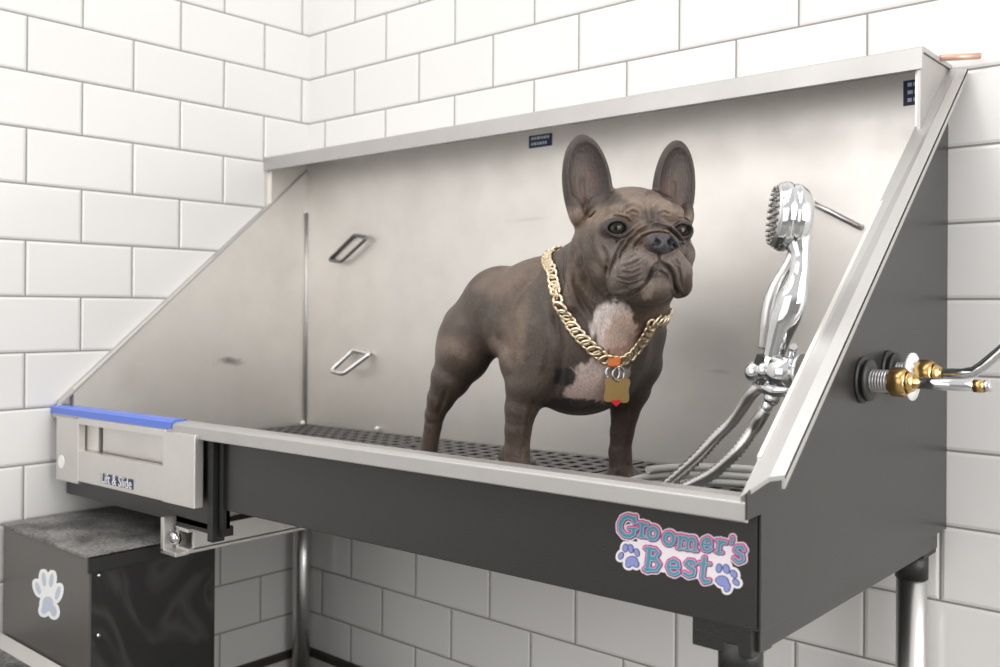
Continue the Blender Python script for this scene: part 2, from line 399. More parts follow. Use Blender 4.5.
# tether loops welded to the back splash
def ring(corners, r, mat):
    cs = [on(px, py, 1, y) for px, py, y in corners]; pts = []
    for i in range(4):
        c = cs[i]; a = cs[i - 1]; d = cs[(i + 1) % 4]; q = 0.09
        u = (a - c) / np.linalg.norm(a - c); v = (d - c) / np.linalg.norm(d - c)
        for t in np.linspace(0, 1, 5): pts.append(c + u * q * (1 - t) ** 2 + v * q * t * t)
    build('tether_loop', MB().tube(pts, r, 8, closed=True), mat, tub)
ring([(329, 260, -0.2), (341, 262, -0.3), (367, 238, -0.3), (354, 235, -0.2)], 0.035, MT['dull'])
ring([(331, 371, -0.55), (343, 374, -0.6), (370, 354, -0.22), (353, 350, -0.2)], 0.05, MT['chrome_soft'])
pa, pb = on(805, 199, 1, -0.22), on(860, 227, 1, -0.22)
b = MB().tube([pa + [0, 0.1, 0], pa, pb, pb + [0, 0.1, 0]], 0.045, 10)
build('tether_rod', b, MT['chrome_soft'], tub)
# clips holding the floor grates
for px, py in ((377, 431), (428, 425.5 + 11), (303, 425)):
    p = on(px, py, 1, -0.22); build('grate_clip', MB().sphere((p[0], -0.22, p[2] + 0.05), 0.05, 8), MT['white_plastic'], tub)

# legs
def leg(x, y, top, black_first=False):
    l = build('leg', MB().lathe((x, y, ZF), (0, 0, 1), [(0.0, 0.19), (top - ZF, 0.19)], 28), MT['chrome_soft'] if not black_first else MT['black'], tub)
    build('collar', MB().lathe((x, y, top - 0.02), (0, 0, 1), [(0, 0.205), (0.32, 0.205)], 28), MT['black'], l)
    build('foot', MB().lathe((x, y, ZF), (0, 0, 1), [(0, 0.26), (0.15, 0.24), (0.2, 0.2)], 24), MT['rubber'], l)
leg(13.36, -0.42, -10.62); leg(13.38, -5.26, -10.5, True); leg(0.42, -0.42, -10.75); leg(0.42, -4.05, -10.75)
build('leg_bracket', MB().box(12.98, 13.58, -5.45, -5.02, -10.30, BZ), MT['black'], tub, bevel=0.015)
build('leg_bracket', MB().box(13.1, 13.6, -0.7, -0.2, -10.32, BZ), MT['black'], tub, bevel=0.015)

# step slide rail under the tub, left
b = MB().hexa([(4.0, -5.55, -10.88), (4.08, -5.55, -10.88), (4.08, -0.5, -10.88), (4.0, -0.5, -10.88), (4.0, -5.55, -10.58), (4.08, -5.55, -10.58), (4.08, -0.5, -10.58), (4.0, -0.5, -10.58)])
b.box(4.0, 4.36, -5.55, -0.5, -10.94, -10.86).box(4.0, 4.36, -5.55, -0.5, -10.62, -10.56)
b.box(4.3, 4.36, -5.45, -0.5, -10.9, -10.6)
rail = build('slide_rail', b, MT['sheet'], tub, bevel=0.01)
build('rail_bracket', MB().box(3.86, 3.95, -5.72, -5.5, -10.95, -10.42).box(3.86, 4.3, -5.72, -5.5, -10.97, -10.90), MT['sheet'], rail, bevel=0.01)
build('bolt', MB().lathe((4.13, -5.58, -10.72), (0, -1, 0), [(0, 0.1), (0.08, 0.1), (0.12, 0.05)], 12), MT['chrome'], rail)
build('rail_carrier', MB().box(3.9, 5.2, -5.5, -5.3, -10.56, -10.42), MT['black'], rail)

# ------------------------------------------------------------------ logo sticker on the front panel
YL = -5.472
def L(x, y): # sticker drawing frame -> front panel
    return on(600 + x / 5.5556, 490 + y / 5.5556, 1, YL)
G_ = [
 ([(197, 176), (183, 155), (157, 147), (130, 158), (114, 190), (116, 224), (137, 250), (167, 256), (188, 244), (190, 216)], 22), ([(164, 212), (208, 216)], 13), ([(197, 148), (199, 178)], 12),
 ([(237, 186), (232, 255)], 20), ([(216, 182), (238, 186)], 11), ([(214, 253), (254, 261)], 12), ([(236, 206), (247, 192), (262, 192)], 18),
 ([(295 + 27 * math.cos(t), 240 + 32 * math.sin(t)) for t in np.linspace(0, 2 * math.pi, 17)], 19),
 ([(385 + 27 * math.cos(t), 270 + 32 * math.sin(t)) for t in np.linspace(0, 2 * math.pi, 17)], 19),
 ([(449, 258), (443, 322)], 19), ([(432, 254), (450, 258)], 10), ([(430, 320), (460, 324)], 10), ([(449, 276), (464, 262), (482, 264), (490, 280), (486, 328)], 17), ([(472, 326), (500, 331)], 10),
 ([(490, 282), (507, 267), (524, 270), (531, 286), (527, 335)], 17), ([(512, 333), (543, 338)], 10),
 ([(572, 300), (618, 305), (616, 280), (598, 268), (577, 278), (568, 303), (577, 330), (600, 338), (619, 327)], 16),
 ([(668, 284), (661, 345)], 19), ([(650, 280), (669, 284)], 10), ([(644, 342), (682, 349)], 11), ([(668, 304), (682, 287), (702, 292)], 17),
 ([(737, 264), (738, 276), (730, 294)], 15),
 ([(803, 334), (790, 314), (764, 314), (752, 334), (770, 350), (794, 364), (796, 388), (770, 398), (746, 378)], 17),
 ([(278, 325), (265, 444)], 24), ([(255, 322), (306, 328), (326, 350), (308, 374), (272, 378)], 17), ([(272, 380), (312, 384), (332, 412), (312, 444), (250, 440)], 18),
 ([(382, 425), (440, 430), (434, 402), (412, 387), (388, 398), (378, 425), (390, 457), (415, 468), (437, 456)], 17),
 ([(529, 412), (518, 395), (494, 392), (480, 408), (500, 426), (525, 444), (520, 470), (494, 476), (470, 460)], 18),
 ([(582, 378), (570, 486), (582, 508), (607, 503)], 21), ([(552, 404), (612, 411)], 13)]
PAWS = [[(118, 365, 13, 20, 0.4), (142, 322, 14, 22, 0.1), (172, 325, 14, 24, -0.2), (206, 347, 13, 22, -0.3), (178, 395, 33, 26, 0), (160, 412, 17, 18, 0), (203, 412, 15, 17, 0)],
        [(662, 434, 16, 24, 0.1), (703, 438, 17, 26, -0.3), (744, 466, 16, 24, -0.6), (757, 512, 14, 22, -0.8), (682, 505, 34, 28, 0.4), (660, 500, 18, 16, 0), (708, 540, 17, 26, 0.2)]]
import openvdb
def decal(name, items, grow, off, mat, parent, fn, nrm, step=1.6, ox=0, oy=0, label=None):
    # the union of strokes and ellipses as one thin raised print
    ptsx = []; 
    for it in items:
        ptsx += ([(p[0], p[1]) for p in it[0]] if isinstance(it[0], list) else [(it[0], it[1])])
    a = np.array(ptsx); M_ = 45 + grow; x0, y0 = a.min(0) - M_; x1, y1 = a.max(0) + M_
    X = np.arange(x0, x1, step)[:, None]; Y = np.arange(y0, y1, step)[None, :]
    D_ = np.full((X.size, Y.size), 50.0)
    for it in items:
        if isinstance(it[0], list):
            for p, q in zip(it[0][:-1], it[0][1:]):
                dx, dy = q[0] - p[0], q[1] - p[1]; t = np.clip(((X - p[0]) * dx + (Y - p[1]) * dy) / (dx * dx + dy * dy + 1e-9), 0, 1)
                D_ = np.minimum(D_, np.hypot(X - p[0] - t * dx, Y - p[1] - t * dy) - it[1] / 2 - grow)
        else:
            x, y, rx, ry, an = it; u = (X - x) * math.cos(an) + (Y - y) * math.sin(an); v = -(X - x) * math.sin(an) + (Y - y) * math.cos(an)
            k0 = np.sqrt((u / rx) ** 2 + (v / ry) ** 2) + 1e-6; k1 = np.sqrt((u / rx ** 2) ** 2 + (v / ry ** 2) ** 2) + 1e-6
            D_ = np.minimum(D_, k0 * (k0 - 1) / k1 - grow)
    D_ = D_ / step
    Z = np.arange(-4, 5)
    F3 = np.maximum(D_[:, :, None], np.abs(Z)[None, None, :] - 1.5).astype(np.float32)
    g_ = openvdb.FloatGrid(40.0); g_.copyFromArray(F3)
    p_, t_, q_ = g_.convertToPolygons(isovalue=0.0, adaptivity=0.6)
    mb = MB(); mb.add([fn(x0 + p[0] * step + ox, y0 + p[1] * step + oy) + np.array(nrm) * (off + (p[2] - 4) * 0.0005) for p in np.array(p_, float)],
        [tuple(map(int, t)) for t in t_] + [tuple(map(int, q)) for q in q_])
    return build(name, mb, mat, parent, label=label)
FRN = (0, -1, 0)
_all = [([tuple(map(float, p)) for p in pts], wd) for pts, wd in G_]
_back = _all + PAWS[0] + PAWS[1] + [([(680.0, 330.0), (735.0, 355.0)], 50), ([(250, 300), (560, 380), (690, 430)], 60), ([(180, 330), (300, 400), (560, 450), (680, 470)], 60)]
logo = decal('logo_sticker', _back, 17, 0.0, new_mat('sticker_white', (0.85, 0.80, 0.84), 0.35), tub, L, FRN, 2.2, label='white and pink sticker reading Groomer\'s Best with two paw prints')
decal('lettering_outline', _all, 10.5, 0.003, new_mat('sticker_magenta', (0.72, 0.03, 0.24), 0.35), logo, L, FRN)
decal('lettering_shadow', _all, 3.5, 0.005, new_mat('sticker_ink', (0.10, 0.06, 0.16), 0.35), logo, L, FRN, ox=4, oy=6)
decal('lettering_edge', _all, 3, 0.007, new_mat('sticker_lilac', (0.42, 0.46, 0.62), 0.35), logo, L, FRN)
decal('lettering', _all, -2, 0.009, new_mat('sticker_teal', (0.07, 0.30, 0.38), 0.35), logo, L, FRN)
_pe, _pb = new_mat('sticker_ink_rim', (0.10, 0.07, 0.22), 0.35), new_mat('sticker_blue', (0.25, 0.30, 0.62), 0.35)
for pw in PAWS:
    pe = decal('paw_print', pw, 3, 0.004, _pe, tub, L, FRN)
    pe.parent = logo; pe.location = pe.location - logo.location
    decal('paw_pads', pw, -1.5, 0.007, _pb, pe, L, FRN)

# ------------------------------------------------------------------ floor grates
def grate(x0, x1, label):
    b = MB(); z0, z1 = -9.66, -9.555; y0, y1 = -5.38, -0.20
    p = 0.30; wb = 0.14
    n = int((x1 - x0) / p); 
    for i in range(n + 1):
        x = x0 + (x1 - x0 - wb) * i / n; b.box(x, x + wb, y0, y1, z0, z1)
    k = int((y1 - y0) / p)
    for j in range(k + 1):
        y = y0 + (y1 - y0 - wb) * j / k; b.box(x0, x1, y, y + wb, z0 + 0.005, z1 - 0.004)
    for x in (x0 + 0.1, x1 - 0.2):
        for y in (y0 + 0.1, -3.0, y1 - 0.2): b.box(x, x + 0.08, y, y + 0.08, -9.75, z0)
    o = build('floor_grate', b, MT['grate'], lean=True); tag(o, label, 'grate', 'floor grates in the tub'); return o
grate(0.25, 4.62, 'dark lattice floor grate at the left end of the tub floor')
grate(4.66, 9.10, 'dark lattice floor grate under the hind paws of the dog')
grate(9.18, 13.42, 'dark lattice floor grate under the coiled hose at the right end of the tub')

# ------------------------------------------------------------------ steps under the door
st = thing('pet_step', (1.7, -6.2, ZF), 'black two-tread steel dog step below the sliding door at the left end', 'step')
b = MB()
b.prism([(0.12, -6.57, -10.99), (3.30, -6.57, -10.99), (3.30, -6.57, ZF), (0.12, -6.57, ZF)], (0, 0.04, 0))
MT['riser'] = powder_mat('lightened_step_coat', (0.085, 0.079, 0.072), 0.33, 0.0005)  # dark coat made lighter, its reflected light put into the colour
build('riser', b, MT['riser'], st, bevel=0.01)
build('side_plate', MB().box(3.24, 3.29, -6.53, -4.4, ZF, -11.0), MT['step_side'], st)
build('side_plate', MB().box(0.12, 0.17, -6.53, -4.4, ZF, -11.0), MT['step_side'], st)
build('back_plate', MB().box(0.17, 3.24, -4.45, -4.4, ZF, -11.0), MT['step_side'], st)
tr = build('tread', MB().box(0.10, 3.34, -6.60, -4.38, -11.0, -10.95), MT['tread'], st, bevel=0.01)
build('tread_edge', MB().box(3.29, 3.34, -6.60, -4.38, -11.22, -10.96), MT['black'], st, bevel=0.01)
build('tread', MB().box(0.10, 3.34, -8.75, -6.60, -13.05, -12.98), MT['tread'], st, bevel=0.01)
build('riser', MB().box(0.12, 3.30, -8.72, -8.66, ZF, -13.05), MT['coat'], st, bevel=0.01)
build('side_plate', MB().box(3.24, 3.29, -8.66, -6.58, ZF, -13.05), MT['step_side'], st)
build('side_plate', MB().box(0.12, 0.17, -8.66, -6.58, ZF, -13.05), MT['step_side'], st)
build('edge_strip', MB().prism([(0.12, -6.60, -12.98), (0.12, -6.76, -12.98), (0.12, -6.60, -12.84)], (3.18, 0, 0)), MT['sheet'], st)
for y, z in ((-6.42, -11.28), (-6.42, -12.2)):
    build('rivet', MB().sphere((3.30, y, z), 0.035, 8), MT['chrome'], st)
# paw sticker on the riser
PWS = [(-19, -10, 7, 16, -0.3), (-7, -28, 7, 17, -0.1), (8, -26, 7, 17, 0.12), (21, 0, 7, 17, 0.25), (1, 22, 14, 18, 0.0), (-6, 34, 9, 12, 0.2), (12, 36, 9, 15, -0.2)]
PF = lambda x, y: on(47.5 + 0.49 * x, 593 + 0.49 * y, 1, -6.572)
pk = decal('paw_sticker', PWS + [(2, 3, 9, 8, 0)], 4, 0.0, MT['white_plastic'], st, PF, FRN, 1.0, label='white paw print sticker with pale blue pads')
decal('paw_print', PWS, -2.6, 0.004, new_mat('pale_blue_print', (0.50, 0.56, 0.66), 0.4), pk, PF, FRN, 1.0)

# ------------------------------------------------------------------ supply pipes through the right side panel
def supply(py, pz, x_nut, r, bend, label):
    t = thing('supply_pipe', (13.67, py, pz), label, 'pipe', 'water supply pipes on the side panel')
    g = MB().lathe((13.67, py, pz), (1, 0, 0), [(0, 2.0 * r), (0.03, 2.0 * r), (0.035, 1.5 * r), (0.06, 1.5 * r), (0.06, 1.8 * r), (0.10, 1.8 * r), (0.11, 1.1 * r)], 28)
    build('grommet', g, MT['rubber'], t)
    prof = []
    x = 0.10
    while x < x_nut - 13.67: prof += [(x, r * 0.9), (x + 0.012, r), (x + 0.024, r * 0.9)]; x += 0.03
    build('threaded_pipe', MB().lathe((13.67, py, pz), (1, 0, 0), prof, 20), MT['chrome_soft'], t)
    build('hex_nut', MB().lathe((x_nut, py, pz), (1, 0, 0), [(0, 1.1 * r), (0.02, 1.25 * r), (0.15, 1.25 * r), (0.18, 1.1 * r)], 6), MT['brass'], t)
    build('ferrule', MB().lathe((x_nut + 0.18, py, pz), (1, 0, 0), [(0, r), (0.03, 0.85 * r), (0.07, 0.7 * r)], 16), MT['brass'], t)
    build('water_tube', MB().tube([(x_nut + 0.23, py, pz)] + bend, 0.062, 12), MT['chrome'], t)
    return t
p1 = on(862, 380, 0, 13.67); xq = lambda px, y: on(px, 380, 1, y)[0]
Y1 = p1[1]
s1 = supply(Y1, p1[2], xq(890, Y1), 0.125, [(xq(935, Y1), Y1, p1[2]), (xq(975, Y1), Y1, p1[2] + 0.0)], 'chrome water supply pipe in front, with brass nut, black grommet and straight tube')
build('tube_tip', MB().tube([(xq(974, Y1), Y1, p1[2]), (xq(984, Y1), Y1, p1[2])], 0.064, 12), MT['brass'], s1)
build('end_cap', MB().tube([(xq(983, Y1), Y1, p1[2]), (xq(991, Y1), Y1, p1[2] + 0.01)], 0.06, 12), MT['chrome'], s1)
p2 = on(888, 372, 0, 13.67); Y2 = p2[1]
q2 = lambda px, py: tuple(A(px, py, Y2))
sp2 = supply(Y2, p2[2], xq(917, Y2), 0.125, [q2(945, 374), q2(962, 374), q2(974, 372), q2(983, 366), q2(1000, 352), q2(1040, 318)], 'chrome water supply pipe behind the first, its tube bending up to the right')
build('valve_wheel', MB().lathe((xq(909, Y2), Y2, p2[2] - 0.04), (1, 0, 0), [(0, 0.10), (0.02, 0.27), (0.05, 0.27), (0.07, 0.1)], 28), MT['white_plastic'], sp2)

# ------------------------------------------------------------------ mixer valve and hand shower
mx0 = on(795, 373, 0, 13.42)
mixer = thing('shower_mixer', (13.5, mx0[1], mx0[2]), 'chrome mixer valve with shower cradle on the inner right wall of the tub', 'faucet')
y_, z_ = mx0[1], mx0[2]
b = MB().lathe((13.5, y_, z_), (-1, 0, 0), [(0, 0.2), (0.04, 0.2), (0.05, 0.13), (0.08, 0.13), (0.09, 0.165), (0.30, 0.165), (0.33, 0.12), (0.38, 0.08)], 24)
build('valve_body', b, MT['chrome'], mixer)
build('valve_bar', MB().tube([(13.46, y_ - 0.02, z_ - 0.16), (13.2, y_, z_ - 0.19), (12.98, y_ + 0.06, z_ - 0.14)], [0.06, 0.075, 0.07], 14), MT['chrome'], mixer)
build('lever', MB().tube([(13.40, y_, z_ + 0.12), (13.40, y_ - 0.02, z_ + 0.24), (13.46, y_ - 0.12, z_ + 0.27)], [0.05, 0.045, 0.035], 12), MT['chrome'], mixer)
build('knob', MB().sphere((13.10, y_, z_ + 0.01), (0.09, 0.11, 0.10), 12).sphere((12.98, y_ + 0.0, z_ - 0.01), (0.10, 0.11, 0.11), 12), MT['chrome'], mixer)
YH = y_ + 0.05
hb, ht = A(763, 380, YH), A(771, 356, YH)
build('cradle', MB().tube([A(764, 384, YH), A(774, 357, YH)], [0.095, 0.11], 18), MT['chrome'], mixer)
build('cradle_grip', MB().prism([A(757, 374, YH - 0.1), A(750, 372, YH - 0.1), A(757, 354, YH - 0.1), A(764, 357, YH - 0.1)], (0, 0.2, 0)), MT['rubber'], mixer)
# outlet and second hose
def hose_pts(px, ys, n=60):
    P = [A(*p, y) for p, y in zip(px, ys)]
    out = []
    for i in range(len(P) - 1):
        p0, p1, p2, p3 = P[max(i - 1, 0)], P[i], P[i + 1], P[min(i + 2, len(P) - 1)]
        for t in np.linspace(0, 1, n // (len(P) - 1), endpoint=False):
            out.append(0.5 * ((2 * p1) + (-p0 + p2) * t + (2 * p0 - 5 * p1 + 4 * p2 - p3) * t * t + (-p0 + 3 * p1 - 3 * p2 + p3) * t ** 3))
    out.append(P[-1]); return out
def ribbed(px, ys, r, n=220):
    pts = hose_pts(px, ys, n)
    for _ in range(8): pts = [pts[0]] + [(pts[i - 1] + pts[i] * 2 + pts[i + 1]) / 4 for i in range(1, len(pts) - 1)] + [pts[-1]]
    return MB().tube(pts, [r * (1.18 if i % 2 else 0.86) for i in range(len(pts))], 14)
build('outlet', MB().tube([A(781, 380, YH), A(775, 393, YH)], [0.05, 0.05], 14).sphere(A(772, 398, YH), 0.085, 12).tube([A(770, 401, YH), A(764, 413, YH)], [0.06, 0.055], 14), MT['chrome'], mixer)

sh = thing('hand_shower', A(765, 380, YH), 'chrome hand shower with round spray head standing in the cradle', 'shower head')
HC = A(788, 217, YH + 0.15)      # head centre
hx = np.array([-0.80, -0.55, 0.10]); hx /= np.linalg.norm(hx)     # the spray face looks left
hx = -cR * 0.97 + cF * 0.12 + cU * 0.10; hx /= np.linalg.norm(hx)
prof = [(-0.24, 0.10), (-0.22, 0.22), (-0.17, 0.30), (-0.09, 0.345), (-0.06, 0.35), (-0.05, 0.335), (0.0, 0.35), (0.01, 0.362), (0.07, 0.362), (0.085, 0.345), (0.12, 0.345)]
head = build('shower_head', MB().lathe(HC, hx, prof, 36, 1.0), MT['chrome'], sh)
build('spray_face', MB().lathe(HC + hx * 0.12, hx, [(-0.01, 0.335), (0.02, 0.32), (0.03, 0.05)], 32), MT['chrome_soft'], head)
b = MB(); ua = np.cross(hx, [0, 0, 1]); ua /= np.linalg.norm(ua); ub = np.cross(hx, ua)
for rr, nn in ((0.10, 8), (0.2, 16), (0.29, 26)):
    for k in range(nn):
        an = 2 * math.pi * k / nn; b.lathe(HC + hx * 0.138 + rr * (math.cos(an) * ua + math.sin(an) * ub), hx, [(0, 0.018), (0.035, 0.013)], 8)
tag(build('nozzles', b, MT['dull'], head), kind='stuff')
hp = hose_pts([(797, 240), (800, 258), (797, 282), (790, 305), (781, 330), (773, 357), (768, 376)], [YH + 0.12, YH + 0.08, YH + .04, YH, YH, YH, YH], 48)
n_ = len(hp); rr_ = np.interp(np.linspace(0, 1, n_), [0, 0.15, 0.3, 0.45, 0.6, 0.8, 1], [0.16, 0.09, 0.10, 0.15, 0.155, 0.11, 0.085])
build('handle', MB().tube(hp, rr_, 20), MT['chrome'], sh)
hp2 = hose_pts([(795, 246), (789, 262), (776, 285), (769, 305), (766, 325), (763, 348)], [YH + 0.1, YH + .05, YH - .02, YH - .05, YH - .05, YH - .03], 40)
build('handle_grip', MB().tube(hp2, np.interp(np.linspace(0, 1, len(hp2)), [0, 0.3, 0.55, 0.8, 1], [0.05, 0.05, 0.07, 0.065, 0.05]), 14), MT['chrome_soft'], sh)
build('hose', ribbed([(762, 385), (752, 392), (744, 404), (732, 421), (715, 438), (696, 459), (668, 484), (652, 496)], [YH, YH, YH + .05, YH + .1, YH + .1, YH + .1, YH + .12, YH + .15], 0.062, 84), MT['chrome_soft'], sh)
sh2 = build('metal_hose', ribbed([(765, 410), (760, 418), (753, 429), (738, 450), (716, 471), (697, 482), (676, 492), (664, 499)], [YH, YH, YH + .05, YH + .0, YH + .0, YH + .0, YH + .0, YH + .0], 0.062, 84), MT['chrome_soft'])
tag(sh2, 'corrugated metal hose running down from the mixer outlet, right of the shower hose', 'hose')
# coiled grey hose on the grate
def coil(zc, rx, ry, cx, cy, turns, r=0.05):
    pts = []
    for i in range(int(60 * turns)):
        t = 2 * math.pi * i / 60
        pts.append((cx + rx * math.cos(t) * (1 - 0.02 * i / 60), cy + ry * math.sin(t), zc + 0.10 * (i / 60)))
    return MB().tube(pts, r, 12)
o = build('coiled_hose', coil(-9.49, 1.40, 1.2, 12.0, -2.7, 2.5), MT['hose_grey'], lean=True)
tag(o, 'pale grey hose lying coiled on the tub floor beside the dog', 'hose')

# copper stick on the corner of the ledge
o = build('copper_pipe', MB().tube([A(940, 58, -0.45), A(980, 56, -0.12)], 0.042, 12), MT['copper'])
tag(o, 'short dull copper pipe lying on the top right corner of the tub', 'pipe')

# ------------------------------------------------------------------ the french bulldog
def _axis(cuts):      # sculpting grid, finer round the head; in courses
    out = [cuts[0][0]]
    for (a, h), (b_, _) in zip(cuts[:-1], cuts[1:]):
        n_ = int(math.ceil((b_ - a) / h)); out += list(a + (b_ - a) * np.arange(1, n_ + 1) / n_)
    return np.array(out, np.float32)
AXS = [_axis([(6.9, 0.019), (9.75, 0.0095), (11.75, 0.019), (12.0, 0)]), _axis([(-4.65, 0.019), (-4.45, 0.0095), (-2.35, 0.019), (-1.5, 0)]), _axis([(-9.72, 0.02), (-7.25, 0.0095), (-5.6, 0.012), (-4.8, 0)])]
FLD = np.full([len(a) for a in AXS], 0.35, np.float32)
def _sub(lo, hi):
    i0 = [int(np.searchsorted(AXS[k], lo[k])) for k in range(3)]; i1 = [int(np.searchsorted(AXS[k], hi[k])) for k in range(3)]
    ax = [AXS[k][i0[k]:i1[k]] for k in range(3)]
    return tuple(slice(a, b_) for a, b_ in zip(i0, i1)), ax[0][:, None, None], ax[1][None, :, None], ax[2][None, None, :]
def blend(sl, d, k, cut=False):
    f = FLD[sl]
    if cut:
        d = -d; h = np.maximum(k - np.abs(f - d), 0) / k; FLD[sl] = np.maximum(f, d) + h * h * k * 0.25
    else:
        h = np.maximum(k - np.abs(f - d), 0) / k; FLD[sl] = np.minimum(f, d) - h * h * k * 0.25
def cone(p, q, r0, r1, k=0.15, cut=False):
    p = np.array(p, float); q = np.array(q, float); R = max(r0, r1) + k + 0.04
    sl, X, Y, Z = _sub(np.minimum(p, q) - R, np.maximum(p, q) + R)
    d = q - p; L2 = max(d @ d, 1e-9)
    t = np.clip(((X - p[0]) * d[0] + (Y - p[1]) * d[1] + (Z - p[2]) * d[2]) / L2, 0, 1)
    dist = np.sqrt((X - p[0] - t * d[0]) ** 2 + (Y - p[1] - t * d[1]) ** 2 + (Z - p[2] - t * d[2]) ** 2) - (r0 + (r1 - r0) * t)
    blend(sl, dist.astype(np.float32), k, cut)
def ellip(c, r, k=0.15, basis=None, cut=False):
    c = np.array(c, float); r = np.array(r, float); B = np.eye(3) if basis is None else np.array(basis)   # rows: axes
    R = r.max() + k + 0.04
    sl, X, Y, Z = _sub(c - R, c + R); X = X - c[0]; Y = Y - c[1]; Z = Z - c[2]
    u = [(X * B[i, 0] + Y * B[i, 1] + Z * B[i, 2]) for i in range(3)]
    k0 = np.sqrt(sum((u[i] / r[i]) ** 2 for i in range(3))) + 1e-6
    k1 = np.sqrt(sum((u[i] / r[i] ** 2) ** 2 for i in range(3))) + 1e-6
    blend(sl, (k0 * (k0 - 1) / k1).astype(np.float32), k, cut)
GZ = -9.615                                           # top of the grate under the dog
def chain_cones(pts, k):            # a tapered limb: its pieces meet hard, then the whole melts into the body
    P = np.array([p for p, _ in pts]); R = np.array([r for _, r in pts]); m_ = R.max() + k + 0.04
    sl, X, Y, Z = _sub(P.min(0) - m_, P.max(0) + m_)
    out = None
    for (p, r0), (q, r1) in zip(pts[:-1], pts[1:]):
        d = q - p; L2 = max(d @ d, 1e-9)
        t = np.clip(((X - p[0]) * d[0] + (Y - p[1]) * d[1] + (Z - p[2]) * d[2]) / L2, 0, 1); te = t * t * (3 - 2 * t) * 0.5 + t * 0.5
        e = (np.sqrt((X - p[0] - t * d[0]) ** 2 + (Y - p[1] - t * d[1]) ** 2 + (Z - p[2] - t * d[2]) ** 2) - (r0 + (r1 - r0) * te)).astype(np.float32)
        if out is None: out = e
        else:
            kk = 0.03; h = np.maximum(kk - np.abs(out - e), 0) / kk; out = np.minimum(out, e) - h * h * kk * 0.25
    blend(sl, out, k)
# trunk
chain_cones([(A(472, 330, -2.95), 0.46), (A(503, 309, -2.98), 0.62), (A(542, 318, -3.02), 0.83), (A(584, 338, -3.02), 0.88)], 0.30)
ellip(A(578, 352, -3.02), (0.82, 0.84, 0.84), 0.25)
# withers and neck
chain_cones([(A(552, 306, -3.05), 0.58), (A(590, 282, -3.1), 0.58), (A(618, 265, -3.15), 0.60)], 0.25)
cone(A(590, 318, -3.1), A(628, 300, -3.15), 0.70, 0.52, 0.3)
# loose skin folds down the side of the neck
cone(A(580, 250, -3.72), A(568, 305, -3.85), 0.06, 0.10, 0.12)
# shoulders and forelegs
WR = [A(517, 452, -3.78), A(620, 452, -2.28)]
chain_cones([(A(533, 332, -3.48), 0.44), (A(527, 362, -3.64), 0.36), (A(527, 386, -3.72), 0.285), (A(521, 408, -3.76), 0.215), (A(518, 430, -3.78), 0.175), (WR[0], 0.165), (A(518, 472, -3.80), 0.175)], 0.22)
chain_cones([(A(631, 335, -2.40), 0.49), (A(635, 363, -2.34), 0.37), (A(631, 388, -2.32), 0.27), (A(625, 412, -2.29), 0.195), (A(622, 432, -2.28), 0.165), (WR[1], 0.145), (A(621, 473, -2.28), 0.165)], 0.22)
ellip(A(540, 346, -3.74), (0.28, 0.20, 0.40), 0.12)
ellip(A(533, 375, -3.84), (0.17, 0.14, 0.30), 0.12)
def paw3(base, r, fx, fy):          # four toes on a pad
    x, y = base; z = GZ
    f = np.array([fx, fy]); f /= np.linalg.norm(f); s_ = np.array([-f[1], f[0]])
    ellip((x, y, z + 0.13), (r * 1.0, r * 0.95, 0.13), 0.08)
    for j, o in enumerate((-1.5, -0.5, 0.5, 1.5)):
        fwd = (0.75, 0.95, 0.95, 0.75)[j] * r
        p = np.array([x + f[0] * fwd * 0.5 + s_[0] * o * r * 0.42, y + f[1] * fwd * 0.5 + s_[1] * o * r * 0.42, z + 0.14])
        q = np.array([x + f[0] * fwd * 1.25 + s_[0] * o * r * 0.5, y + f[1] * fwd * 1.25 + s_[1] * o * r * 0.5, z + 0.085])
        cone(p, q, 0.085, 0.08, 0.03)
for W_, yy in ((WR[0], -3.80), (WR[1], -2.28)):
    cone((W_[0], W_[1], W_[2]), (W_[0] + 0.03, yy, GZ + 0.16), 0.158, 0.15, 0.04)
    paw3((W_[0] + 0.06, yy), 0.225, 1, -0.5)
# hind legs: the near one, and the far one set a little forward
def hind(pts):
    chain_cones(pts, 0.16)
H1 = [(A(474, 336, -3.28), 0.42), (A(463, 356, -3.42), 0.39), (A(451, 378, -3.52), 0.29), (A(441, 398, -3.55), 0.20), (A(435, 414, -3.56), 0.145), (A(433, 426, -3.56), 0.125), (A(429, 450, -3.55), 0.125), (A(427, 463, -3.53), 0.14)]
hind(H1)
hk = H1[-1][0]; paw3((hk[0] + 0.10, -3.53), 0.21, 1, -0.15); cone(hk, (hk[0] + 0.06, -3.53, GZ + 0.14), 0.14, 0.14, 0.1)
ellip(A(459, 342, -3.38), (0.34, 0.26, 0.40), 0.18)
H2 = [(np.array([p[0] + 0.56, -5.85 - p[1], p[2] + 0.02]), r) for p, r in H1]
hind(H2)
hk2 = H2[-1][0]; paw3((hk2[0] + 0.10, hk2[1]), 0.21, 1, 0.1); cone(hk2, (hk2[0] + 0.06, hk2[1], GZ + 0.14), 0.14, 0.14, 0.1)
# flank fold and elbow creases

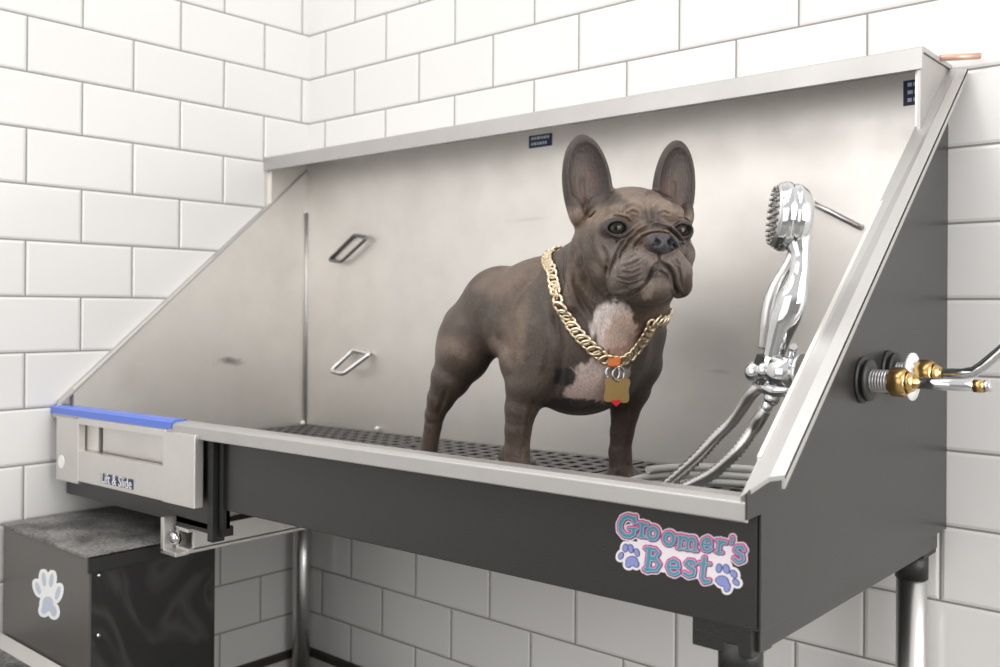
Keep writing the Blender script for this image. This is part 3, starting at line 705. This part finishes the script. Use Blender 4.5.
# head, in its own frame: a = towards the dog's left ear, f = forwards, z = up; one unit is 1/78 course
HO = A(631, 239.5, -3.2)
_c = CAM - HO; _c[2] = 0; _c /= np.linalg.norm(_c); _r = np.cross([0, 0, 1.0], _c)
PH = math.radians(24); PT = math.radians(1)
hf = _c * math.cos(PH) + _r * math.sin(PH); ha = _r * math.cos(PH) - _c * math.sin(PH); hu = np.array([0, 0, 1.0])
hf, hu = hf * math.cos(PT) + hu * math.sin(PT), hu * math.cos(PT) - hf * math.sin(PT)
HQ = 1 / 78.0
HB = np.array([ha, hf, hu])
def hp(a, f, z): return HO + HQ * (a * ha + f * hf + z * hu)
def he(c, r, k=8, rot=None, cut=False):
    B = HB if rot is None else rot @ HB
    ellip(hp(*c), np.array(r) * HQ, k * HQ, B, cut)
def hc(p, q, r0, r1, k=6, cut=False): cone(hp(*p), hp(*q), r0 * HQ, r1 * HQ, k * HQ, cut)
def path(pts, r, k, cut=False, mir=True):
    for s_ in ((1, -1) if mir else (1,)):
        for p, q in zip(pts[:-1], pts[1:]):
            hc((p[0] * s_, p[1], p[2]), (q[0] * s_, q[1], q[2]), r, r, k, cut)
he((0, 0, 12), (48, 45, 40), 18)                       # skull
he((0, -8, -14), (48, 46, 42), 20)
for s_ in (-1, 1):
    he((s_ * 33, 6, -18), (27, 34, 34), 16)           # cheeks
    he((s_ * 20, 35, 23), (19, 13, 11), 8)            # brow
    he((s_ * 37, 33, -16), (14, 13, 13), 8)           # cheek bone under the eye
he((0, 30, 0), (22, 20, 16), 10)
he((0, 22, -46), (34, 32, 19), 14)                    # lower jaw and throat
he((0, 44, -50), (23, 17, 15), 6)                     # chin
he((0, 38, -20), (30, 26, 22), 8)                     # muzzle
for s_ in (-1, 1):
    he((s_ * 14, 55, -25), (15, 14, 13), 5)           # upper lip pads
    he((s_ * 24, 50, -36), (15, 17, 17), 5)           # flews
    he((s_ * 31, 44, -47), (11, 14, 12), 5)
# the mouth: an arch under the nose, the lower lip set back inside it
path([(0, 70, -31), (8, 69, -34), (15, 67, -42), (20, 63, -52), (27, 56, -60)], 3.2, 2, cut=True)
he((0, 64, -52), (15, 9, 17), 4, cut=True)
he((0, 49, -49), (18, 13, 13), 4)
he((0, 55, -37), (11, 7, 4), 3)
hc((0, 73, -20), (0, 71, -30), 1.6, 1.2, 2, cut=True)
# nose
he((0, 64, -9), (16.5, 9, 10), 2.5)
he((0, 70, -12), (7.5, 6, 7), 2)
for s_ in (-1, 1):
    he((s_ * 10, 69, -9), (7, 6, 7), 2)
    he((s_ * 6.5, 75, -9), (3.4, 6, 3.8), 1.2, cut=True)
    hc((s_ * 8, 75, -11), (s_ * 16, 68, -13), 1.6, 1.0, 1.2, cut=True)
hc((0, 77, -8), (0, 74, -18), 1.3, 1.2, 1.2, cut=True)
# nose roll and face folds
path([(0, 56, 4), (9, 55.5, 2), (17, 53, -4), (23, 50, -14), (28, 48, -28)], 4.6, 2.5)
path([(0, 51, 11), (13, 50, 9), (24, 46, 1), (31, 41, -12), (36, 38, -28), (38, 38, -40)], 4.6, 2.5)
path([(0, 60, 9.5), (11, 58.5, 7), (20, 55, -1), (26, 51, -12), (32, 48, -27), (35, 47, -42)], 2.1, 1.6, cut=True)
path([(0, 64, 2), (10, 63, 1), (17, 60, -5), (21, 59, -15), (24, 60, -24)], 1.5, 1.5, cut=True)
path([(0, 52, 17), (14, 51, 15), (25, 46, 7), (33, 42, -6), (39, 37, -20), (42, 36, -36)], 1.6, 2.5, cut=True)
# eyes: lids, then the opening
for s_ in (-1, 1):
    he((s_ * 34, 37, 6), (14, 12, 12), 4)
    rz = s_ * -0.45
    rot = np.array([[math.cos(rz), math.sin(rz), 0], [-math.sin(rz), math.cos(rz), 0], [0, 0, 1]])
    he((s_ * 34.5, 47, 6), (9.4, 12, 5.9), 1.2, rot, cut=True)
# ears
for s_ in (-1, 1):
    rz = s_ * -0.16
    Rz = np.array([[math.cos(rz), math.sin(rz), 0], [-math.sin(rz), math.cos(rz), 0], [0, 0, 1]])
    ty = s_ * 0.12
    Ry = np.array([[math.cos(ty), 0, -math.sin(ty)], [0, 1, 0], [math.sin(ty), 0, math.cos(ty)]])
    rot = Ry @ Rz
    he((s_ * 46.5 + 2.5, -5, 50), (25, 11.5, 53), 5, rot)
    he((s_ * 48 + 2.5, 6.5, 58), (22, 14, 42.5), 2, rot, cut=True)
    he((s_ * 60 + 2, 0, 26), (6, 8, 13), 5)               # pouch at the outer base
    he((s_ * 36, 5, 30), (12, 10, 13), 6)             # fur ridge at the inner base
    hc((s_ * 49, -7, 24), (s_ * 49, -8, 58), 3.0, 1.5, 5)   # fold inside the cup

_g = openvdb.FloatGrid(0.35); _g.copyFromArray(FLD)
_p, _t, _q = _g.convertToPolygons(isovalue=0.0, adaptivity=0.0)
_p = np.array(_p, float); VP = np.stack([np.interp(_p[:, k], np.arange(len(AXS[k])), AXS[k]) for k in range(3)], 1)
faces = [tuple(map(int, t))[::-1] for t in _t] + [tuple(map(int, q))[::-1] for q in _q]
del _g

# fine sculpting: folds and creases pressed into (or raised from) the skin
def vnormals(V, F4):
    n = np.zeros_like(V)
    for f in F4:
        if len(f) == 0: continue
        a, b_, c = V[f[:, 0]], V[f[:, 1]], V[f[:, 2]]; fn_ = np.cross(b_ - a, c - a)
        for k in range(f.shape[1]): np.add.at(n, f[:, k], fn_)
    return n / (np.linalg.norm(n, axis=1, keepdims=True) + 1e-12)
FT = [np.array(_t, int)[:, ::-1] if len(_t) else np.zeros((0, 3), int), np.array(_q, int)[:, ::-1]]
VN = vnormals(VP, FT)
if ((VP - VP.mean(0)) * VN).sum() < 0:
    VN = -VN; faces = [f[::-1] for f in faces]
def proj(V):
    d = V - CAM; k = d @ cF
    return 500 + FPX * (d @ cR) / k, PPY - FPX * (d @ cU) / k, k
VX, VY, VK = proj(VP)
FACEON = np.clip(-(((VP - CAM) / np.linalg.norm(VP - CAM, axis=1, keepdims=True)) * VN).sum(1) * 3, 0, 1)
DISP = np.zeros(len(VP))
def crease(pts, w_, dep, ridge=0.5, org=None):
    global DISP
    P = np.array(pts, float)
    if org is not None: P = P / org[2] + np.array(org[:2])
    lo, hi_ = P.min(0) - 5 * w_, P.max(0) + 5 * w_
    m_ = np.where((VX > lo[0]) & (VX < hi_[0]) & (VY > lo[1]) & (VY < hi_[1]) & (FACEON > 0))[0]
    if len(m_) == 0: return
    x, y = VX[m_], VY[m_]; best = np.full(len(m_), 1e9); n_ = len(P) - 1; end = np.ones(len(m_))
    for i in range(n_):
        d = P[i + 1] - P[i]; t = np.clip(((x - P[i][0]) * d[0] + (y - P[i][1]) * d[1]) / (d @ d + 1e-9), 0, 1)
        q = np.hypot(x - P[i][0] - t * d[0], y - P[i][1] - t * d[1]); u = (i + t) / n_
        b_ = q < best; end[b_] = np.minimum(1, np.minimum(u, 1 - u)[b_] * 5 + 0.15); best = np.minimum(best, q)
    g_ = np.exp(-(best / w_) ** 2) - ridge * np.exp(-((best - 2.1 * w_) / w_) ** 2)
    DISP[m_] -= dep / 78.0 * g_ * end * FACEON[m_]
FO = (560, 190, 5.557)
for pts_, w_, dep, rg in [
    ([(300, 470), (318, 410), (345, 345), (385, 285), (430, 240), (480, 214), (545, 206), (605, 218), (650, 262), (678, 320), (690, 380)], 1.5, 3.2, 0.55),
    ([(262, 500), (285, 440), (310, 370), (345, 300), (390, 250), (440, 205)], 1.6, 2.6, 0.5),
    ([(395, 350), (425, 300), (455, 262), (500, 243), (545, 238), (595, 246), (625, 280), (645, 330)], 1.1, 2.0, 0.5),
    ([(558, 405), (525, 425), (503, 460), (480, 508), (440, 548), (385, 578), (325, 594), (285, 584)], 1.7, 5.0, 0.35),
    ([(560, 405), (605, 432), (632, 480), (642, 540), (660, 580), (690, 592)], 1.7, 5.0, 0.35),
    ([(520, 470), (540, 440), (575, 436), (605, 465)], 1.6, -1.6, 0.3),
    ([(548, 348), (550, 400)], 1.1, 2.2, 0.4),
    ([(320, 488), (380, 500), (440, 478)], 1.1, 2.0, 0.6), ([(345, 458), (400, 462), (450, 440)], 1.0, 1.6, 0.6),
    ([(345, 428), (400, 410), (445, 385)], 1.1, 2.0, 0.6), ([(350, 395), (395, 372), (430, 345)], 1.0, 1.4, 0.5),
    ([(380, 532), (430, 518), (470, 490)], 1.1, 1.6, 0.5), ([(655, 420), (668, 470), (672, 530)], 1.2, 1.8, 0.5), ([(640, 380), (660, 420)], 1.1, 1.6, 0.5),
    ([(355, 128), (372, 96), (410, 84), (445, 100), (452, 135)], 1.3, 1.6, 0.6), ([(375, 135), (400, 118), (430, 128)], 1.1, 1.3, 0.5),
    ([(470, 60), (495, 110), (505, 160), (500, 200)], 2.4, 2.6, 0.4),
    ([(525, 118), (548, 82), (590, 74), (622, 104)], 1.3, 1.6, 0.6), ([(545, 140), (575, 120), (610, 135)], 1.1, 1.3, 0.5),
    ([(470, 35), (500, 18), (545, 20), (590, 45), (625, 62)], 1.5, 1.6, 0.6), ([(300, 70), (350, 40), (420, 30)], 1.5, 1.2, 0.6),
    ([(245, 205), (265, 170), (310, 148), (365, 158), (395, 190)], 1.3, 1.8, 0.5), ([(280, 262), (320, 276), (370, 262)], 1.1, 1.5, 0.5),
    ([(635, 185), (665, 160), (700, 168), (718, 190)], 1.2, 1.5, 0.5), ([(650, 275), (680, 285), (705, 275)], 1.0, 1.3, 0.5),
    ([(225, 300), (250, 350), (272, 420), (262, 480)], 2.2, 2.0, 0.5), ([(180, 230), (165, 300), (180, 380), (215, 450)], 3.0, 1.6, 0.5),
    ([(100, 250), (108, 340), (118, 430), (150, 520), (205, 590), (270, 640)], 2.8, 4.0, 0.4),
    ([(160, 200), (185, 150), (225, 110)], 1.8, 1.2, 0.5), ([(130, 180), (150, 130), (190, 90)], 1.6, 1.2, 0.5),
    ([(690, 300), (700, 350), (690, 400)], 1.6, 1.6, 0.4)]:
    crease(pts_, w_, dep, rg, FO)
for pts_, w_, dep, rg in [                               # neck, shoulder, elbow and flank
    ([(574, 244), (572, 262), (575, 284), (583, 304), (592, 318)], 2.8, 3.2, 0.45), ([(563, 254), (561, 272), (566, 292)], 2.2, 1.8, 0.5),
    ([(548, 262), (535, 275), (518, 292), (508, 315), (507, 345), (510, 372)], 5.0, 3.4, 0.25),
    ([(552, 300), (556, 325), (560, 350), (559, 378), (551, 398)], 4.0, 4.2, 0.25),
    ([(536, 318), (528, 340), (526, 362)], 5.5, -2.0, 0.0), ([(548, 330), (545, 350), (540, 372)], 3.0, -1.6, 0.0),
    ([(502, 346), (492, 336), (484, 318), (486, 300)], 5.0, 2.8, 0.25), ([(462, 318), (455, 340), (452, 362)], 6.5, -1.8, 0.0),
    ([(447, 388), (443, 402), (438, 414)], 2.2, 1.6, 0.3), ([(527, 402), (524, 425), (521, 450)], 2.2, -1.2, 0.0), ([(534, 398), (530, 425)], 2.0, 1.6, 0.2),
    ([(612, 352), (616, 375), (620, 400)], 3.2, 2.2, 0.2), ([(628, 402), (626, 430), (624, 455)], 2.2, -1.2, 0.0), ([(645, 330), (648, 352), (642, 378)], 4.0, -1.4, 0.0),
    ([(604, 318), (600, 345), (598, 368)], 3.5, 2.0, 0.3)]:
    crease(pts_, w_, dep, rg)
VP = VP + VN * DISP[:, None]

# coat colours and a painted shadow, region by region
rel = (VP - HO) / HQ
Ha, Hf, Hz = rel @ ha, rel @ hf, rel @ hu
Hm = np.abs(Ha)
def sm(x, a, b):
    t = np.clip((x - a) / (b - a), 0, 1); return t * t * (3 - 2 * t)
rng = np.random.default_rng(3)
def vn(P, s, seed=0):                    # smooth value noise
    r = np.random.default_rng(seed); tb = r.random((32, 32, 32)); Q = P * s; I = np.floor(Q).astype(int); F_ = Q - I; F_ = F_ * F_ * (3 - 2 * F_)
    o = 0
    for dx in (0, 1):
        for dy in (0, 1):
            for dz in (0, 1):
                w_ = (F_[:, 0] if dx else 1 - F_[:, 0]) * (F_[:, 1] if dy else 1 - F_[:, 1]) * (F_[:, 2] if dz else 1 - F_[:, 2])
                o = o + w_ * tb[(I[:, 0] + dx) % 32, (I[:, 1] + dy) % 32, (I[:, 2] + dz) % 32]
    return o
col = np.tile(np.array([0.064, 0.045, 0.034]), (len(VP), 1))
def mix(c, wgt):
    global col
    col = col * (1 - wgt[:, None]) + np.array(c) * wgt[:, None]
n1 = vn(VP, 2.2, 1); n2 = vn(VP, 9, 2); n3 = vn(VP * [1, 1, 0.35], 26, 4)
mix((0.16, 0.108, 0.076), sm(n1, 0.42, 0.75) * 0.7)
mix((0.045, 0.034, 0.028), sm(n2, 0.55, 0.9) * 0.4)
ishead = sm(-np.sqrt((Ha / 75) ** 2 + ((Hf - 10) / 75) ** 2 + (Hz / 75) ** 2), -1.05, -0.85)
mix((0.235, 0.170, 0.128), ishead * sm(Hz, -5, 30) * 0.8 * sm(-np.abs(Hz - 22), -30, -5))     # paler crown
mix((0.19, 0.155, 0.135), ishead * sm(Hf, 36, 52) * sm(-Hz, 5, 25) * 0.7)                        # greyer muzzle
mix((0.035, 0.028, 0.025), ishead * sm(-np.sqrt((Hm / 14) ** 2 + ((Hz - 16) / 16) ** 2), -1.0, -0.4) * sm(Hf, 38, 48) * 0.8)   # dark mark between the eyes
mix((0.022, 0.018, 0.017), ishead * sm(-np.sqrt(((Hm - 35) / 13.5) ** 2 + ((Hz - 6) / 10) ** 2), -1.1, -0.85) * sm(Hf, 30, 40) * 0.85)   # eye rims
mix((0.050, 0.045, 0.048), sm(-np.sqrt((Ha / 17) ** 2 + ((Hf - 71) / 11) ** 2 + ((Hz + 9) / 11) ** 2), -1.1, -0.9))                # nose leather
mix((0.10, 0.085, 0.082), ishead * sm(-np.abs(np.hypot(Ha, (Hz + 62) * 0.72) - 22), -5, -1) * sm(Hf, 52, 60) * sm(Hz, -64, -54) * 0.5)
ear = sm(Hz, 22, 34) * sm(Hm, 18, 26)
# inside of the ears: front side of the cup
inner = sm(-np.sqrt(((Hm - 46) / 17) ** 2 + ((Hz - 42) / 34) ** 2), -1.05, -0.7) * sm(-Hf, -6, 4)
mix((0.030, 0.020, 0.016), ear * sm(Hf, -10, -3) * 0.9)
mix((0.10, 0.046, 0.034), inner * 0.6 * sm(n2, 0.25, 0.6))
# paler face and front of the neck folds
mix((0.26, 0.20, 0.165), ishead * sm(-np.sqrt(((Hm - 46) / 9) ** 2 + ((Hz + 28) / 18) ** 2), -1.1, -0.3) * 0.45)
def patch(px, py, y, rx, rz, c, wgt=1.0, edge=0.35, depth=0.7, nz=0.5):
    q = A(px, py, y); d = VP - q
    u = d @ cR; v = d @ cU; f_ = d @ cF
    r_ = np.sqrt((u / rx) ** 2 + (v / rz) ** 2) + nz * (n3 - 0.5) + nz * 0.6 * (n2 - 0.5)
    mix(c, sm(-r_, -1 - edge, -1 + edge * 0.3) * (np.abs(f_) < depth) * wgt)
WHT = (0.66, 0.58, 0.54)
patch(611, 327, -3.5, 0.23, 0.25, WHT, 0.95)
patch(622, 340, -3.5, 0.18, 0.30, (0.50, 0.34, 0.26), 0.75)
patch(652, 288, -4.0, 0.06, 0.11, (0.26, 0.21, 0.17), 0.8, 0.4, 1.2)
patch(600, 372, -3.4, 0.33, 0.16, (0.55, 0.45, 0.41), 0.9)
patch(590, 390, -3.4, 0.28, 0.20, (0.60, 0.46, 0.42), 0.95)
patch(562, 374, -3.4, 0.13, 0.11, (0.018, 0.015, 0.015), 0.95, 0.25)  # painted shadow between elbow and chest
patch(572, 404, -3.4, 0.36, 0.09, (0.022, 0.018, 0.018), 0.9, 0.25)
mix((0.10, 0.072, 0.06), sm(-VP[:, 2], 8.6, 9.4) * 0.35)

me = bpy.data.meshes.new('french_bulldog')
BL = Vector(G((9.2, -3.0, GZ)))
VW = np.stack([VP[:, 0] * S, VP[:, 1] * S, (VP[:, 2] - ZF) * S], 1)
me.from_pydata([Vector(p) - BL for p in VW], [], faces)
me.polygons.foreach_set('use_smooth', [True] * len(me.polygons))
ca = me.color_attributes.new('coat', 'FLOAT_COLOR', 'POINT')
ca.data.foreach_set('color', np.concatenate([col, np.ones((len(col), 1))], 1).astype(np.float32).ravel())
# fur relief and gloss masks: the nose leather is smooth
leather = sm(-np.sqrt((Ha / 17) ** 2 + ((Hf - 71) / 11) ** 2 + ((Hz + 9) / 11) ** 2), -1.1, -0.9)
la = me.attributes.new('leather', 'FLOAT', 'POINT'); la.data.foreach_set('value', leather.astype(np.float32))
me.update()
print('dog verts', len(VP))
dog = bpy.data.objects.new('french_bulldog', me); COL.objects.link(dog); dog.location = BL
tag(dog, 'grey-brown french bulldog with a white chest patch, standing in the tub facing right', 'dog')
m = new_mat('short_coat', rough=0.62)
bs = m.node_tree.nodes['Principled BSDF']
at = N(m, 'ShaderNodeAttribute'); at.attribute_name = 'coat'; lt = N(m, 'ShaderNodeAttribute'); lt.attribute_name = 'leather'
fz = noise(m, coords(m, (1, 1, 0.3)), 520, 3, 0.7); fz2 = noise(m, coords(m, (1, 1, 1)), 150, 3, 0.6)
hv = N(m, 'ShaderNodeHueSaturation'); LK(m, at.outputs['Color'], hv.inputs['Color'])
LK(m, ramp(m, fz, [(0.3, 0.72), (0.72, 1.35)]), hv.inputs['Value'])
LK(m, hv.outputs[0], bs.inputs['Base Color'])
ad = N(m, 'ShaderNodeMath', operation='MULTIPLY_ADD'); LK(m, fz2, ad.inputs[0]); ad.inputs[1].default_value = 0.8; LK(m, fz, ad.inputs[2])
bump(m, ad.outputs[0], 0.0013, 0.9)
LK(m, ramp(m, lt.outputs['Fac'], [(0, 0.43), (1, 0.3)]), bs.inputs['Roughness'])
bs.inputs['Sheen Weight'].default_value = 0.10; bs.inputs['Sheen Roughness'].default_value = 0.4
bs.inputs['Sheen Tint'].default_value = (0.9, 0.85, 0.8, 1)
me.materials.append(m)
# eyes
for s_ in (-1, 1):
    c = hp(s_ * 33.2, 36.8, 6); r = 9.8 * HQ
    g = ha * (0.10 + s_ * 0.22) + hf * 1.0 + hu * 0.06; g /= np.linalg.norm(g)
    me2 = bpy.data.meshes.new('eye'); mb = MB().sphere((0, 0, 0), r, 32)
    me2.from_pydata([Vector(p) * S for p in mb.v], [], mb.f); me2.polygons.foreach_set('use_smooth', [True] * len(me2.polygons))
    cosg = np.array([np.dot(p, g) / r for p in mb.v])
    cc = np.where(cosg[:, None] > math.cos(0.36), [0.004, 0.004, 0.004], np.where(cosg[:, None] > math.cos(0.75), [0.026, 0.018, 0.013], np.where(cosg[:, None] > math.cos(0.85), [0.012, 0.01, 0.01], [0.02, 0.016, 0.014])))
    c2 = me2.color_attributes.new('coat', 'FLOAT_COLOR', 'POINT')
    c2.data.foreach_set('color', np.concatenate([cc, np.ones((len(cc), 1))], 1).astype(np.float32).ravel())
    if s_ == -1:
        em = new_mat('eye', rough=0.06); a_ = N(em, 'ShaderNodeAttribute'); a_.attribute_name = 'coat'
        LK(em, a_.outputs['Color'], em.node_tree.nodes['Principled BSDF'].inputs['Base Color'])
        em.node_tree.nodes['Principled BSDF'].inputs['Specular IOR Level'].default_value = 0.35
    me2.materials.append(em)
    e = bpy.data.objects.new('eye', me2); COL.objects.link(e); e.parent = dog; e.location = G(c) - BL

# ------------------------------------------------------------------ the curb chain round the neck
from mathutils.bvhtree import BVHTree
bvh = BVHTree.FromPolygons([Vector(p) for p in VP], faces)
def hit_cam(px, py):
    d = cF * FPX + cR * (px - 500) - cU * (py - PPY); d /= np.linalg.norm(d)
    loc, nrm, i, dist = bvh.ray_cast(Vector(CAM), Vector(d)); return loc, nrm, d
vis = [(554, 272), (556, 287), (561, 303), (568, 318), (577, 332), (588, 344), (600, 354), (613, 360), (626, 357), (637, 346), (646, 333), (652, 321)]
pts = []
for px, py in vis:
    loc, nrm, d = hit_cam(px, py)
    if loc is not None: pts.append((np.array(loc), np.array(nrm)))
# the hidden part: over the nape, in the plane of the two visible ends and the top of the neck
back = []
_o = A(556, 300, -3.05)
nape = np.array(bvh.ray_cast(Vector(_o), Vector((0, 0, 1)))[0])
E0, E1 = pts[-1][0], pts[0][0]
CC = (E0 + E1) * 0.30 + nape * 0.15 + A(585, 300, -3.1) * 0.25
pn = np.cross(E0 - nape, E1 - nape); pn /= np.linalg.norm(pn); CC = CC - pn * ((CC - nape) @ pn)
e1 = nape - CC; e1 /= np.linalg.norm(e1); e2 = np.cross(pn, e1)
ang = lambda P: math.atan2((P - CC) @ e2, (P - CC) @ e1)
t0, t1 = ang(E0), ang(E1)
for k in range(1, 14):
    th = t0 + (t1 - t0) * k / 14
    d = e1 * math.cos(th) + e2 * math.sin(th)
    loc, nrm, i, dist = bvh.ray_cast(Vector(CC), Vector(d))
    if loc is not None: back.append((np.array(loc), np.array(nrm)))
loop_ = pts + back
P0 = np.array([p + n * 0.035 for p, n in loop_])
for _ in range(2):                       # resample and relax the hidden part a little
    Q = P0.copy()
    for i in range(len(P0)):
        if i >= len(pts) : Q[i] = 0.5 * P0[i] + 0.25 * (P0[i - 1] + P0[(i + 1) % len(P0)])
    P0 = Q
# dense arc-length curve
D = []
n_c = len(P0)
for i in range(n_c):
    a_, b_, c_, d_ = P0[i - 1], P0[i], P0[(i + 1) % n_c], P0[(i + 2) % n_c]
    for t in np.linspace(0, 1, 20, endpoint=False):
        D.append(0.5 * (2 * b_ + (c_ - a_) * t + (2 * a_ - 5 * b_ + 4 * c_ - d_) * t * t + (3 * b_ - a_ - 3 * c_ + d_) * t ** 3))
D = np.array(D + [D[0]]); seg = np.linalg.norm(np.diff(D, axis=0), axis=1); cum = np.concatenate([[0], np.cumsum(seg)])
PITCH_L = 0.100; NL = int(round(cum[-1] / PITCH_L))
chain = thing('chain_collar', pts[7][0], 'pale gold curb chain collar around the neck of the dog, with a bone shaped tag', 'collar')
# one curb link: a flattened, twisted oval ring
def link_mesh():
    L_, W_, r = 0.088, 0.054, 0.021
    c = []
    for k in range(20):
        t = 2 * math.pi * k / 20
        x = L_ * math.cos(t); y = W_ * math.sin(t); z = 0.024 * math.sin(t + 0.6)
        an = math.radians(35); c.append((x * math.cos(an) - y * math.sin(an), x * math.sin(an) + y * math.cos(an), z))
    mb = MB().tube(c, r, 8, closed=True)
    me = bpy.data.meshes.new('chain_link'); me.from_pydata([Vector(p) * S for p in mb.v], [], mb.f)
    me.polygons.foreach_set('use_smooth', [True] * len(me.polygons)); me.materials.append(MT['gold']); return me
lm = link_mesh()
lk0 = bpy.data.objects.new('chain_link', lm)
for i in range(NL):
    s_ = cum[-1] * (i + 0.5) / NL; j = min(np.searchsorted(cum, s_) - 1, len(D) - 2)
    p = D[j]; t = D[j + 1] - D[max(j - 1, 0)]; t /= np.linalg.norm(t)
    loc, nrm, _i, _d = bvh.find_nearest(Vector(p)); n = np.array(nrm); n = n + (np.array([0.66, -0.75, 0.0]) * 1.3 if n @ np.array([0.66, -0.75, 0.0]) > 0 else 0); n = n - t * (n @ t); n /= np.linalg.norm(n)
    if (p - np.array(loc)) @ np.array(nrm) < 0.03 and _d < 0.5: p = np.array(loc) + np.array(nrm) * 0.035
    b_ = np.cross(n, t)
    o = lk0.copy(); COL.objects.link(o); o.parent = chain
    Mx = Matrix(((t[0], b_[0], n[0]), (t[1], b_[1], n[1]), (t[2], b_[2], n[2]))).to_4x4(); Mx.translation = G(p) - chain.location
    o.matrix_local = Mx
# leather keeper, split ring, bone tag, red heart
kp = hit_cam(613, 361)[0]; kp = np.array(kp)
fr = -cF * 0.06
b = MB().box(-0.08, 0.08, -0.05, 0.05, -0.062, 0.062)
def place(mb, c, right=cR, fwd=cF, up=cU): mb.v = [tuple(np.array(c) + right * v[0] + fwd * v[1] + up * v[2]) for v in mb.v]; return mb
build('keeper', place(b, kp - cF * 0.09), MT['orange'], chain, bevel=0.02, label='orange leather keeper')
tq = [hit_cam(x, y)[0] for x, y in ((614, 374), (617, 392))]
dep = min(((np.array(t) - CAM) @ cF) for t in tq if t is not None) - 0.10
def atd(px, py, d): v = cF + cR * (px - 500) / FPX - cU * (py - PPY) / FPX; return CAM + v * d
c = atd(613, 373, dep)
ring_pts = [np.array(c) + cR * 0.085 * math.cos(t) + cU * 0.095 * math.sin(t) for t in np.linspace(0, 2 * math.pi, 24, endpoint=False)]
build('split_ring', MB().tube(ring_pts, 0.020, 8, closed=True), MT['chrome'], chain)
c2 = atd(618.5, 374, dep - 0.02)
build('split_ring', MB().tube([np.array(c2) + cR * 0.075 * math.cos(t) + cF * 0.03 * math.cos(t) + cU * 0.09 * math.sin(t) for t in np.linspace(0, 2 * math.pi, 24, endpoint=False)], 0.016, 8, closed=True), MT['chrome'], chain)
bone = []
for t in np.linspace(0, 2 * math.pi, 64, endpoint=False):
    x, z = math.cos(t), math.sin(t)
    q_ = (abs(x) ** 5 + abs(z) ** 5) ** -0.2 * (0.95 - 0.07 * math.cos(4 * t))
    bone.append((x * q_ * 0.165, z * q_ * 0.16))
an = -0.06
build('bone_tag', MB().prism([atd(617, 390, dep - 0.03) + cR * (p[0] * math.cos(an) - p[1] * math.sin(an)) + cU * (p[0] * math.sin(an) + p[1] * math.cos(an)) for p in bone], cF * 0.03), MT['tag'], chain, label='bone shaped brass tag')
hrt = [(16 * math.sin(t) ** 3 / 17, (13 * math.cos(t) - 5 * math.cos(2 * t) - 2 * math.cos(3 * t) - math.cos(4 * t)) / 17) for t in np.linspace(0, 2 * math.pi, 28, endpoint=False)]
build('heart_charm', MB().prism([atd(616, 402.5, dep - 0.045) + cR * p[0] * 0.06 + cU * p[1] * 0.05 for p in hrt], -cF * 0.025), MT['red'], chain, label='small red heart charm')
